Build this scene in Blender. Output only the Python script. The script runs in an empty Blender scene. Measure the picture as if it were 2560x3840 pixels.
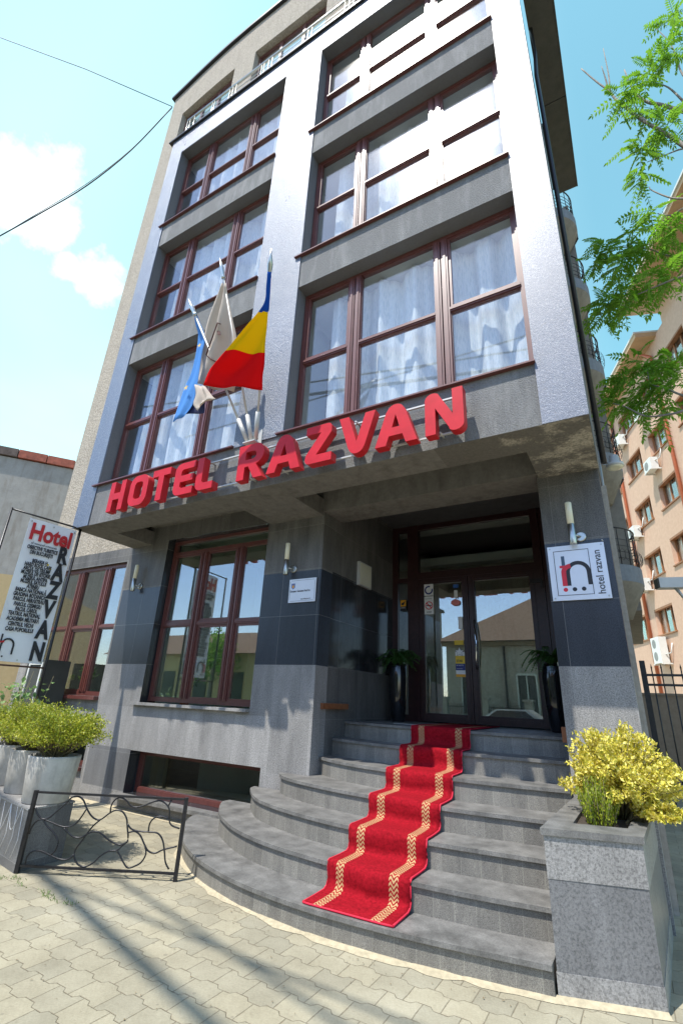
import bpy, bmesh, math, random
from mathutils import Vector, Matrix
R = math.radians
S = bpy.context.scene
COL = S.collection
random.seed(7)

# ------------------------------------------------------------------ object helpers
def tag(o, label=None, cat=None, group=None, kind=None):
    if label: o['label'] = label
    if cat: o['category'] = cat
    if group: o['group'] = group
    if kind: o['kind'] = kind
    return o

def thing(name, loc, label, cat, group=None):
    o = bpy.data.objects.new(name, None); COL.objects.link(o)
    o.location = loc; o.empty_display_size = .1
    return tag(o, label, cat, group)

class MB:
    """collects faces in world coordinates; build() links them as one mesh object"""
    def __init__(s): s.v = []; s.f = []; s.m = []; s.uv = []; s.sm = []
    def face(s, pts, m=0, uv=None, smooth=False):
        i = len(s.v); s.v += [tuple(p) for p in pts]
        s.f.append(tuple(range(i, i+len(pts)))); s.m.append(m)
        s.uv.append(uv or [(p[0], p[1]) for p in pts]); s.sm.append(smooth)
    def box(s, x0, x1, y0, y1, z0, z1, m=0, bev=0):
        if bev:
            b = bev
            s.prism([(x0+b, y0), (x1-b, y0), (x1, y0+b), (x1, y1-b), (x1-b, y1), (x0+b, y1), (x0, y1-b), (x0, y0+b)], z0, z1, m); return
        P = [(x0,y0,z0),(x1,y0,z0),(x1,y1,z0),(x0,y1,z0),(x0,y0,z1),(x1,y0,z1),(x1,y1,z1),(x0,y1,z1)]
        for q in ((0,1,5,4),(1,2,6,5),(2,3,7,6),(3,0,4,7),(4,5,6,7),(3,2,1,0)):
            p = [P[k] for k in q]
            n = (Vector(p[1])-Vector(p[0])).cross(Vector(p[2])-Vector(p[0]))
            if abs(n.y) >= max(abs(n.x), abs(n.z)): uv = [(a[0], a[2]) for a in p]
            elif abs(n.x) >= abs(n.z): uv = [(a[1], a[2]) for a in p]
            else: uv = [(a[0], a[1]) for a in p]
            s.face(p, m, uv)
    def obox(s, c, ux, uy, uz, m=0):
        c, ux, uy, uz = Vector(c), Vector(ux), Vector(uy), Vector(uz)
        P = [c+a*ux+b*uy+d*uz for d in (-1,1) for a, b in ((-1,-1),(1,-1),(1,1),(-1,1))]
        if ux.cross(uy).dot(uz) < 0: P = P[4:]+P[:4]
        for q in ((0,1,5,4),(1,2,6,5),(2,3,7,6),(3,0,4,7),(4,5,6,7),(3,2,1,0)): s.face([P[k] for k in q], m)
    def prism(s, poly, z0, z1, m=0, mt=None, mb=None, side=True):
        a = sum(poly[i][0]*poly[(i+1)%len(poly)][1]-poly[(i+1)%len(poly)][0]*poly[i][1] for i in range(len(poly)))
        if a < 0: poly = poly[::-1]
        L = 0; n = len(poly)
        if side:
            for i in range(n):
                p, q = poly[i], poly[(i+1)%n]; d = math.dist(p, q)
                s.face([(p[0],p[1],z0),(q[0],q[1],z0),(q[0],q[1],z1),(p[0],p[1],z1)], m, [(L,z0),(L+d,z0),(L+d,z1),(L,z1)]); L += d
        s.face([(p[0],p[1],z1) for p in poly], m if mt is None else mt)
        s.face([(p[0],p[1],z0) for p in poly[::-1]], m if mb is None else mb)
    def tube(s, pts, r, n=6, m=0, cap=True, smooth=True):
        pts = [Vector(p) for p in pts]; rs = r if isinstance(r, (list, tuple)) else [r]*len(pts)
        rings = []; ref = None
        for i, p in enumerate(pts):
            d = (pts[min(i+1, len(pts)-1)]-pts[max(i-1, 0)]).normalized()
            if ref is None: ref = Vector((0,0,1)) if abs(d.z) < .9 else Vector((1,0,0))
            u = d.cross(ref)
            if u.length < 1e-4: u = d.cross(Vector((0,1,0)))
            u.normalize(); w = d.cross(u); ref = w.cross(d) if False else ref
            rings.append([p+rs[i]*(math.cos(2*math.pi*k/n)*u+math.sin(2*math.pi*k/n)*w) for k in range(n)])
        for a, b in zip(rings, rings[1:]):
            for k in range(n): s.face([a[k], a[(k+1)%n], b[(k+1)%n], b[k]], m, smooth=smooth)
        if cap: s.face(rings[0][::-1], m); s.face(rings[-1], m)
    def lathe(s, c, prof, n=24, m=0, cap=True, axis='z'):
        c = Vector(c); rings = []
        for r, h in prof:
            if axis == 'z': rings.append([c+Vector((r*math.cos(2*math.pi*k/n), r*math.sin(2*math.pi*k/n), h)) for k in range(n)])
            else: rings.append([c+Vector((r*math.cos(2*math.pi*k/n), -h, r*math.sin(2*math.pi*k/n))) for k in range(n)])
        for a, b in zip(rings, rings[1:]):
            for k in range(n): s.face([a[k], a[(k+1)%n], b[(k+1)%n], b[k]], m, smooth=True)
        if cap: s.face(rings[0][::-1], m); s.face(rings[-1], m)
    def build(s, name, mats, parent=None, merge=True):
        mats = mats if isinstance(mats, (list, tuple)) else [mats]
        inv = Vector((0,0,0))
        if parent is not None:
            q = parent
            while q is not None: inv += q.location; q = q.parent
        me = bpy.data.meshes.new(name)
        me.from_pydata([(v[0]-inv.x, v[1]-inv.y, v[2]-inv.z) for v in s.v], [], s.f)
        for mt in mats: me.materials.append(mt)
        me.polygons.foreach_set('material_index', s.m)
        me.polygons.foreach_set('use_smooth', s.sm)
        ul = me.uv_layers.new(name='UVMap'); flat = []
        for u in s.uv:
            for a in u: flat += [a[0], a[1]]
        ul.data.foreach_set('uv', flat)
        if merge:
            bm = bmesh.new(); bm.from_mesh(me); bmesh.ops.remove_doubles(bm, verts=bm.verts, dist=1e-5); bm.to_mesh(me); bm.free()
        o = bpy.data.objects.new(name, me); COL.objects.link(o)
        if parent is not None: o.parent = parent
        return o

def subsmooth(pts, k=6):
    """Catmull-Rom through points"""
    P = [Vector(p) for p in pts]; P = [2*P[0]-P[1]]+P+[2*P[-1]-P[-2]]; out = []
    for i in range(1, len(P)-2):
        for j in range(k):
            t = j/k; a, b, c, d = P[i-1:i+3]
            out.append(.5*((2*b)+(c-a)*t+(2*a-5*b+4*c-d)*t*t+(3*b-a-3*c+d)*t**3))
    out.append(P[-2]); return out

# ------------------------------------------------------------------ materials
class NT:
    def __init__(s, name):
        s.mat = bpy.data.materials.new(name); s.mat.use_nodes = True
        s.t = s.mat.node_tree; s.b = s.t.nodes['Principled BSDF']; s.out = s.t.nodes['Material Output']
        s.co = s.n('ShaderNodeTexCoord').outputs['Object']
        g = s.n('ShaderNodeNewGeometry'); s.pos = g.outputs['Position']; s.co = s.pos
    def n(s, t, **k):
        x = s.t.nodes.new(t)
        for a, b in k.items(): setattr(x, a, b)
        return x
    def l(s, a, b): s.t.links.new(a, b)
    def noise(s, sc, det=4, rough=.6, vec=None, stretch=None):
        x = s.n('ShaderNodeTexNoise'); x.inputs['Scale'].default_value = sc; x.inputs['Detail'].default_value = det; x.inputs['Roughness'].default_value = rough
        v = vec or s.co
        if stretch:
            m = s.n('ShaderNodeMapping'); m.inputs['Scale'].default_value = stretch; s.l(v, m.inputs[0]); v = m.outputs[0]
        s.l(v, x.inputs['Vector']); return x.outputs['Fac']
    def ramp(s, fac, stops, interp='LINEAR'):
        x = s.n('ShaderNodeValToRGB'); x.color_ramp.interpolation = interp; e = x.color_ramp.elements
        while len(e) < len(stops): e.new(.5)
        for i, (p, c) in enumerate(stops):
            e[i].position = p; e[i].color = (*c, 1) if len(c) == 3 else c
        s.l(fac, x.inputs[0]); return x.outputs['Color']
    def math(s, op, a, b=None, c=None):
        x = s.n('ShaderNodeMath', operation=op)
        for i, v in enumerate((a, b, c)):
            if v is None: continue
            if isinstance(v, (int, float)): x.inputs[i].default_value = v
            else: s.l(v, x.inputs[i])
        return x.outputs[0]
    def mix(s, fac, a, b, mode='MIX'):
        x = s.n('ShaderNodeMix', data_type='RGBA', blend_type=mode)
        for i, v in ((0, fac), (6, a), (7, b)):
            if isinstance(v, (int, float)): x.inputs[i].default_value = v
            elif isinstance(v, tuple): x.inputs[i].default_value = (*v, 1)
            else: s.l(v, x.inputs[i])
        return x.outputs[2]
    def bump(s, h, st=.3, d=.01):
        x = s.n('ShaderNodeBump'); x.inputs['Strength'].default_value = st; x.inputs['Distance'].default_value = d
        s.l(h, x.inputs['Height']); s.l(x.outputs[0], s.b.inputs['Normal']); return x
    def set(s, col=None, rough=None, metal=None, spec=None):
        if col is not None:
            if isinstance(col, tuple): s.b.inputs['Base Color'].default_value = (*col, 1)
            else: s.l(col, s.b.inputs['Base Color'])
        if rough is not None:
            if isinstance(rough, (int, float)): s.b.inputs['Roughness'].default_value = rough
            else: s.l(rough, s.b.inputs['Roughness'])
        if metal is not None: s.b.inputs['Metallic'].default_value = metal
        if spec is not None: s.b.inputs['Specular IOR Level'].default_value = spec
        return s.mat

def plain(name, c, rough=.6, metal=0, var=.12, sc=6, spec=None, bump=0, bsc=80):
    k = NT(name); f = k.noise(sc, 5)
    d = tuple(x*(1-var) for x in c); e = tuple(min(1, x*(1+var)) for x in c)
    col = k.ramp(f, [(.3, d), (.7, e)])
    if bump: k.bump(k.noise(bsc, 3), bump, .004)
    return k.set(col, rough, metal, spec)

def granite(name, base, dark, light, sc=240, rough=.45, stain=.25, joints=True, spec=.4):
    k = NT(name)
    f = k.noise(sc, 2, .7); g = k.noise(sc*.45, 2, .5)
    c = k.ramp(f, [(.34, dark), (.46, base), (.56, base), (.68, light)])
    c2 = k.ramp(g, [(.36, dark), (.47, base), (.6, light)])
    c = k.mix(.4, c, c2)
    st = k.ramp(k.noise(2.2, 7, .7, stretch=(2.2, 2.2, .45)), [(.3, (1-stain*1.3,)*3), (.68, (1.15,)*3)])
    c = k.mix(1, c, st, 'MULTIPLY')
    if joints:
        sx = k.n('ShaderNodeSeparateXYZ'); k.l(k.co, sx.inputs[0])
        fr = k.math('FRACT', k.math('DIVIDE', k.math('ADD', sx.outputs[0], k.math('ADD', sx.outputs[1], 20.13)), .61))
        fz = k.math('FRACT', k.math('DIVIDE', k.math('ADD', sx.outputs[2], 1.23), .65))
        j = k.math('MAXIMUM', k.math('LESS_THAN', fr, .006), k.math('LESS_THAN', fz, .006))
        c = k.mix(k.math('MULTIPLY', j, .35), c, (.42, .42, .4))
        tile = k.n('ShaderNodeTexWhiteNoise', noise_dimensions='3D'); cb = k.n('ShaderNodeCombineXYZ')
        k.l(k.math('FLOOR', k.math('DIVIDE', k.math('ADD', sx.outputs[0], k.math('ADD', sx.outputs[1], 20.13)), .61)), cb.inputs[0])
        k.l(k.math('FLOOR', k.math('DIVIDE', k.math('ADD', sx.outputs[2], 1.23), .65)), cb.inputs[2]); k.l(cb.outputs[0], tile.inputs['Vector'])
        tv = k.ramp(tile.outputs['Value'], [(0, (.82,)*3), (1, (1.12,)*3)]); c = k.mix(1, c, tv, 'MULTIPLY')
    k.bump(f, .08, .002)
    return k.set(c, rough, spec=spec)

M = {}
M['g_light'] = granite('granite_light', (.26,.252,.242), (.10,.097,.093), (.44,.43,.41), 190, .55)
M['g_mid'] = granite('granite_upper', (.135,.13,.122), (.06,.058,.055), (.22,.213,.2), 190, .5, .35)
M['g_dark'] = granite('granite_dark', (.032,.038,.05), (.018,.021,.03), (.052,.06,.074), 210, .22, .12)
M['g_base'] = granite('granite_base', (.15,.15,.152), (.08,.08,.082), (.22,.22,.22), 190, .45, .2)
M['g_black'] = granite('granite_polished_black', (.03,.032,.036), (.02,.02,.024), (.045,.048,.052), 210, .12, .2)
M['g_plant'] = granite('granite_planter', (.26,.253,.245), (.10,.097,.095), (.39,.38,.365), 140, .5, .2, joints=False)
M['g_plantmid'] = granite('granite_planter_mid', (.165,.166,.17), (.07,.072,.075), (.235,.235,.238), 140, .4, .2, joints=False)
M['tread'] = granite('granite_tread', (.185,.18,.17), (.11,.11,.105), (.26,.255,.24), 230, .5, .45, joints=False)

def riser_mat():
    k = NT('granite_riser'); f = k.noise(200, 2, .7)
    c = k.ramp(f, [(.34, (.1,.098,.094)), (.5, (.195,.19,.18)), (.66, (.29,.282,.268))])
    uv = k.n('ShaderNodeUVMap'); uv.uv_map = 'UVMap'; sx = k.n('ShaderNodeSeparateXYZ'); k.l(uv.outputs[0], sx.inputs[0])
    u = k.math('DIVIDE', sx.outputs[0], .155)
    j = k.math('LESS_THAN', k.math('FRACT', u), .02)
    w = k.n('ShaderNodeTexWhiteNoise', noise_dimensions='1D'); k.l(k.math('FLOOR', u), w.inputs['W'])
    c = k.mix(1, c, k.ramp(w.outputs[0], [(0, (.86,)*3), (1, (1.1,)*3)]), 'MULTIPLY')
    c = k.mix(k.math('MULTIPLY', j, .35), c, (.5,.5,.45))
    st = k.ramp(k.noise(9, 5, .7, stretch=(1,1,.25)), [(.35, (.8,.78,.74)), (.65, (1.1,1.08,1.0))])
    c = k.mix(1, c, st, 'MULTIPLY')
    return k.set(c, .55)
M['riser'] = riser_mat()

def stucco(name, c1, c2, sc=60, rough=.8, bs=.6, bd=.01, streak=.25, spec=.3, stc=(.5,.47,.4)):
    k = NT(name); f = k.noise(sc, 4, .7); g = k.noise(2.2, 6, .65, stretch=(2.5, 2.5, .5))
    c = k.ramp(f, [(.3, c1), (.7, c2)])
    c = k.mix(k.math('MULTIPLY', k.ramp(g, [(.5, (0,0,0)), (.72, (1,1,1))]), streak), c, stc)
    k.bump(f, bs, bd); return k.set(c, rough, spec=spec)
M['stucco_grey'] = stucco('rough_grey_stucco', (.13,.13,.13), (.26,.26,.255), 70, .85, 1, .02, .55, .3, (.36,.36,.35))
M['reveal'] = stucco('smooth_reveal_grey', (.125,.125,.13), (.155,.155,.16), 40, .8, .15, .004, .2, .3, (.2,.2,.2))
M['stucco_beige'] = stucco('rough_beige_stucco', (.28,.245,.2), (.54,.48,.39), 24, .95, 1, .03, .5, .2, (.28,.25,.2))
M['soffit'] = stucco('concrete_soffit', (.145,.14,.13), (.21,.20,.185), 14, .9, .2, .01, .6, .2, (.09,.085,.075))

def gloss_paint():
    k = NT('glossy_textured_paint'); f = k.noise(95, 3, .6); g = k.noise(30, 3, .5); big = k.noise(.9, 4, .6)
    c = k.mix(k.math('MULTIPLY', k.ramp(k.noise(110,2,.6), [(.55,(0,0,0)),(.62,(1,1,1))]), .35), k.ramp(big, [(.3, (.065,.082,.125)), (.7, (.10,.122,.18))]), (.45,.47,.5))
    h = k.math('ADD', f, k.math('MULTIPLY', g, .5)); k.bump(h, .8, .016)
    # hairline cracks
    v = k.n('ShaderNodeTexVoronoi', feature='DISTANCE_TO_EDGE'); v.inputs['Scale'].default_value = .55
    dist = k.noise(3, 4, .7); vm = k.n('ShaderNodeVectorMath', operation='ADD'); k.l(k.co, vm.inputs[0])
    cb = k.n('ShaderNodeCombineXYZ'); k.l(dist, cb.inputs[0]); k.l(dist, cb.inputs[2]); k.l(cb.outputs[0], vm.inputs[1]); k.l(vm.outputs[0], v.inputs['Vector'])
    cr = k.math('MULTIPLY', k.math('LESS_THAN', v.outputs['Distance'], .0035), .5)
    c = k.mix(cr, c, (.09,.09,.1))
    k.b.inputs['Coat Weight'].default_value = .7; k.b.inputs['Coat Roughness'].default_value = .4; k.b.inputs['Coat IOR'].default_value = 1.7
    rr_ = k.ramp(k.noise(2.5, 6, .7, stretch=(1.6,1.6,.6)), [(.35, (.27,)*3), (.65, (.45,)*3)])
    return k.set(c, rr_, spec=.7)
M['paint'] = gloss_paint()

def soffit_worn():
    k = NT('worn_concrete_beam'); g = k.noise(3.2, 8, .75); f = k.noise(30, 4, .7)
    sx = k.n('ShaderNodeSeparateXYZ'); k.l(k.co, sx.inputs[0])
    near = k.math('MULTIPLY', k.math('ADD', sx.outputs[0], 1.0), .22)
    w = k.ramp(k.math('ADD', g, k.math('MINIMUM', near, .14)), [(.58, (0,0,0)), (.68, (1,1,1))])
    c = k.ramp(f, [(.3, (.10,.095,.085)), (.7, (.15,.14,.125))])
    d = k.ramp(f, [(.35, (.16,.15,.13)), (.6, (.40,.37,.31))])
    c = k.mix(w, c, d); h = k.math('SUBTRACT', k.math('MULTIPLY', f, .4), w); k.bump(h, .6, .02)
    return k.set(c, .9)
M['worn'] = soffit_worn()
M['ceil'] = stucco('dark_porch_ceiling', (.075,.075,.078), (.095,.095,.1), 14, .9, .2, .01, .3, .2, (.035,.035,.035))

def wood():
    k = NT('mahogany_frame'); f = k.noise(12, 5, .6, stretch=(6, 6, .6))
    c = k.ramp(f, [(.3, (.085,.026,.022)), (.7, (.15,.048,.038))])
    k.b.inputs['Coat Weight'].default_value = .3; k.b.inputs['Coat Roughness'].default_value = .3
    return k.set(c, .38)
M['wood'] = wood()
M['wood_dark'] = plain('dark_mahogany_door', (.035,.013,.013), .35, var=.3, sc=20)

def glass(name, f0, tint, lobes):
    k = NT(name)
    tr = k.n('ShaderNodeBsdfTransparent'); tr.inputs[0].default_value = (*tint, 1)
    g = k.n('ShaderNodeNewGeometry'); dt = k.n('ShaderNodeVectorMath', operation='DOT_PRODUCT'); k.l(g.outputs['Incoming'], dt.inputs[0]); k.l(g.outputs['Normal'], dt.inputs[1])
    c = k.math('SUBTRACT', 1, k.math('ABSOLUTE', dt.outputs['Value']))
    fr = k.math('ADD', f0, k.math('MULTIPLY', 1-f0, k.math('POWER', c, 4.5)))
    bp = k.n('ShaderNodeBump'); bp.inputs['Strength'].default_value = .02; bp.inputs['Distance'].default_value = .02
    k.l(k.noise(1.1, 1, .4), bp.inputs['Height'])
    sh = None
    for r_, w_ in lobes:
        gl = k.n('ShaderNodeBsdfGlossy', distribution='BECKMANN' if r_ > .1 else 'GGX'); gl.inputs['Roughness'].default_value = r_; gl.inputs[0].default_value = (1,1,1,1); k.l(bp.outputs[0], gl.inputs['Normal'])
        if sh is None: sh = gl.outputs[0]
        else:
            m_ = k.n('ShaderNodeMixShader'); m_.inputs[0].default_value = w_; k.l(sh, m_.inputs[1]); k.l(gl.outputs[0], m_.inputs[2]); sh = m_.outputs[0]
    mx = k.n('ShaderNodeMixShader'); k.l(fr, mx.inputs[0]); k.l(tr.outputs[0], mx.inputs[1]); k.l(sh, mx.inputs[2])
    k.l(mx.outputs[0], k.out.inputs[0]); return k.mat
M['glass'] = glass('window_glass', .17, (.95,.98,.96), [(0, 1)])
M['glass_up'] = glass('upper_window_glass', .085, (.96,.98,.99), [(.012, 1), (.24, .16)])

def curtain():
    k = NT('white_lace_curtain'); t = k.t
    f = k.noise(26, 3, .5, stretch=(3, 1, .35))
    c = k.ramp(f, [(.36, (.74,.79,.8)), (.52, (.93,.94,.93))])
    d = k.n('ShaderNodeBsdfDiffuse'); k.l(c, d.inputs[0]); tl = k.n('ShaderNodeBsdfTranslucent'); k.l(c, tl.inputs[0])
    mx = k.n('ShaderNodeMixShader'); mx.inputs[0].default_value = .2; k.l(d.outputs[0], mx.inputs[1]); k.l(tl.outputs[0], mx.inputs[2])
    tr = k.n('ShaderNodeBsdfTransparent'); m2 = k.n('ShaderNodeMixShader'); m2.inputs[0].default_value = .12
    k.l(mx.outputs[0], m2.inputs[1]); k.l(tr.outputs[0], m2.inputs[2]); k.l(m2.outputs[0], k.out.inputs[0]); return k.mat
M['curtain'] = curtain()

def cloth(name, c, trans=.35, var=.06):
    k = NT(name); f = k.noise(300, 2); cc = k.ramp(f, [(.3, tuple(x*(1-var) for x in c)), (.7, tuple(min(1, x*(1+var)) for x in c))])
    d = k.n('ShaderNodeBsdfDiffuse'); k.l(cc, d.inputs[0]); tl = k.n('ShaderNodeBsdfTranslucent'); k.l(cc, tl.inputs[0])
    mx = k.n('ShaderNodeMixShader'); mx.inputs[0].default_value = trans; k.l(d.outputs[0], mx.inputs[1]); k.l(tl.outputs[0], mx.inputs[2])
    k.l(mx.outputs[0], k.out.inputs[0]); return k.mat
M['fl_blue'] = cloth('flag_blue', (.02,.10,.42)); M['fl_yel'] = cloth('flag_yellow', (.78,.55,.01)); M['fl_red'] = cloth('flag_red', (.75,.012,.015))
M['fl_white'] = cloth('flag_ivory', (.66,.58,.50)); M['fl_eu'] = cloth('flag_sky_blue', (.14,.36,.75)); M['fl_brown'] = plain('flag_print_brown', (.10,.04,.03), .8)
M['fl_gold'] = plain('flag_star_gold', (.6,.42,.12), .7)

def leafmat(name, stops, trans=.3, rough=.45):
    k = NT(name); f = k.noise(38, 3, .8); c = k.ramp(f, stops)
    d = k.n('ShaderNodeBsdfPrincipled'); k.l(c, d.inputs['Base Color']); d.inputs['Roughness'].default_value = rough
    tl = k.n('ShaderNodeBsdfTranslucent'); k.l(c, tl.inputs[0]); mx = k.n('ShaderNodeMixShader'); mx.inputs[0].default_value = trans
    k.l(d.outputs[0], mx.inputs[1]); k.l(tl.outputs[0], mx.inputs[2]); k.l(mx.outputs[0], k.out.inputs[0]); return k.mat
M['lf_box'] = leafmat('box_leaves', [(.3, (.07,.13,.015)), (.45, (.24,.31,.02)), (.6, (.55,.52,.05))])
M['lf_yel'] = leafmat('golden_leaves', [(.3, (.12,.2,.03)), (.41, (.45,.43,.04)), (.51, (.78,.66,.08)), (.62, (.9,.82,.34))])
M['lf_con'] = leafmat('conifer_leaves', [(.3, (.1,.17,.02)), (.5, (.28,.36,.02)), (.7, (.5,.48,.03))])
M['lf_tree'] = leafmat('tree_leaves', [(.3, (.09,.22,.02)), (.55, (.2,.42,.03)), (.72, (.36,.55,.06))], .5)
M['lf_fern'] = leafmat('fern_leaves', [(.3, (.04,.13,.03)), (.7, (.12,.30,.07))])
M['lf_big'] = leafmat('broad_leaves', [(.3, (.06,.16,.03)), (.5, (.16,.3,.08)), (.7, (.5,.55,.32))])
M['lf_grass'] = leafmat('grass_leaves', [(.3, (.1,.18,.04)), (.7, (.25,.33,.1))])
M['bark'] = plain('pale_bark', (.26,.23,.2), .9, var=.3, sc=20)
M['twig'] = plain('twig', (.2,.17,.09), .8, var=.2, sc=30)
M['soil'] = plain('dark_soil', (.05,.038,.028), .95, var=.4, sc=40, bump=1, bsc=60)
M['letter'] = plain('red_letter_face', (.50,.015,.026), .45, var=.12, sc=5, spec=.22)
M['letter_side'] = plain('red_letter_side', (.5,.018,.024), .4, var=.05, sc=2)
M['steel'] = plain('brushed_steel', (.5,.5,.47), .32, 1, .08)
M['alu'] = plain('painted_aluminium', (.50,.50,.48), .45, .15, .06)
M['chrome'] = plain('chrome', (.75,.75,.76), .12, 1, .03)
M['opal'] = plain('opal_glass_shade', (.72,.70,.55), .25, var=.04)
M['iron'] = plain('wrought_iron', (.022,.022,.025), .35, .3, .3, 30, bump=.2)
M['iron_rust'] = plain('rusty_iron', (.10,.05,.035), .7, .2, .4, 30)
M['plate'] = plain('plaque_white', (.68,.71,.78), .3, .2, .03)
M['black'] = plain('black_print', (.02,.02,.025), .5, var=.1)
M['blk_gloss'] = plain('glossy_black_ceramic', (.012,.012,.014), .08, var=.2, spec=.7)
M['red_print'] = plain('red_print', (.62,.02,.04), .45, var=.05)
M['print_red2'] = plain('banner_red', (.5,.02,.025), .5, var=.05)
M['slate'] = plain('slate_print', (.06,.10,.16), .5, var=.08)
M['vinyl'] = plain('banner_vinyl', (.80,.80,.82), .4, var=.04, sc=3)
M['carpet_edge'] = plain('carpet_binding', (.55,.012,.04), .8, var=.1)
M['cream'] = plain('cream_interior_wall', (.5,.53,.42), .85, var=.05, sc=2)
M['white_int'] = plain('white_interior', (.62,.63,.6), .85, var=.04, sc=2)
M['dark_int'] = plain('dark_interior', (.05,.055,.05), .8, var=.2, sc=3)
M['concrete'] = stucco('concrete_pot', (.40,.385,.36), (.56,.54,.50), 9, .8, .25, .01, .75, .3, (.22,.205,.18))
M['slab_dark'] = stucco('eave_slab', (.07,.07,.065), (.10,.098,.09), 5, .7, .1, .01, .4, .3, (.12,.11,.09))
M['orange'] = stucco('salmon_render', (.56,.37,.27), (.64,.44,.32), 6, .9, .1, .01, .15, .2, (.55,.37,.26))
M['eave_tan'] = plain('tan_eave_boards', (.50,.33,.19), .8, var=.1, sc=3)
M['orange_dk'] = plain('orange_trim', (.42,.13,.035), .6, var=.15)
M['win_brown'] = plain('orange_brown_frame', (.30,.12,.045), .5, var=.15)
M['gutter'] = plain('terracotta_pipe', (.5,.14,.06), .45, var=.1)
M['ac'] = plain('air_conditioner_white', (.72,.72,.68), .5, var=.05)
M['ac_dk'] = plain('air_conditioner_grille', (.25,.25,.24), .6, var=.15)
M['nbr'] = stucco('old_grey_render', (.34,.325,.29), (.42,.40,.36), 5, .95, .3, .02, .8, .2, (.25,.22,.18))
M['nbr_y'] = stucco('ochre_render', (.50,.38,.2), (.56,.43,.24), 8, .9, .2, .01, .3, .2, (.4,.3,.2))
M['tile'] = plain('terracotta_tile', (.35,.10,.06), .8, var=.35, sc=9, bump=.5, bsc=20)
M['roof_brown'] = plain('brown_roof_tile', (.2,.115,.08), .85, var=.3, sc=14, bump=.5, bsc=20)
M['tile_old'] = plain('weathered_tile', (.12,.09,.075), .9, var=.4, sc=9, bump=.5, bsc=20)
M['tower'] = stucco('brownish_grey_render', (.20,.185,.16), (.27,.25,.22), 5, .9, .2, .01, .5, .2, (.14,.13,.11))
M['balc'] = stucco('balcony_fascia', (.15,.16,.18), (.2,.21,.23), 8, .8, .1, .01, .3, .3, (.1,.1,.1))
M['wire'] = plain('wire_black', (.03,.035,.05), .6)
M['sidewall'] = stucco('side_wall_render', (.33,.30,.25), (.43,.39,.33), 20, .9, .4, .02, .5, .2, (.2,.18,.15))
M['brownwall'] = stucco('brown_yard_wall', (.24,.18,.12), (.3,.23,.16), 9, .9, .2, .01, .4, .2, (.16,.12,.09))
M['lobby'] = plain('lobby_wall_paint', (.17,.18,.14), .85, var=.1, sc=1.5)
M['house_wall'] = stucco('aged_house_render', (.34,.31,.27), (.45,.42,.37), 3, .95, .2, .02, .7, .2, (.2,.18,.16))
M['terracotta'] = plain('terracotta_pot', (.45,.13,.06), .7, var=.1)
M['woodblock'] = plain('varnished_timber', (.22,.08,.03), .45, var=.2, sc=15)
M['yellow'] = plain('sticker_yellow', (.75,.5,.02), .4, var=.03)
M['amber'] = plain('sticker_amber', (.8,.38,.02), .4, var=.03)
M['navy'] = plain('sticker_navy', (.02,.03,.18), .4, var=.03)
M['paper'] = plain('sticker_white', (.75,.75,.74), .4, var=.02)
M['skyblue'] = plain('sticker_blue', (.03,.12,.4), .4, var=.03)
M['pink'] = plain('sticker_pink', (.7,.2,.18), .4, var=.03)

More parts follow.
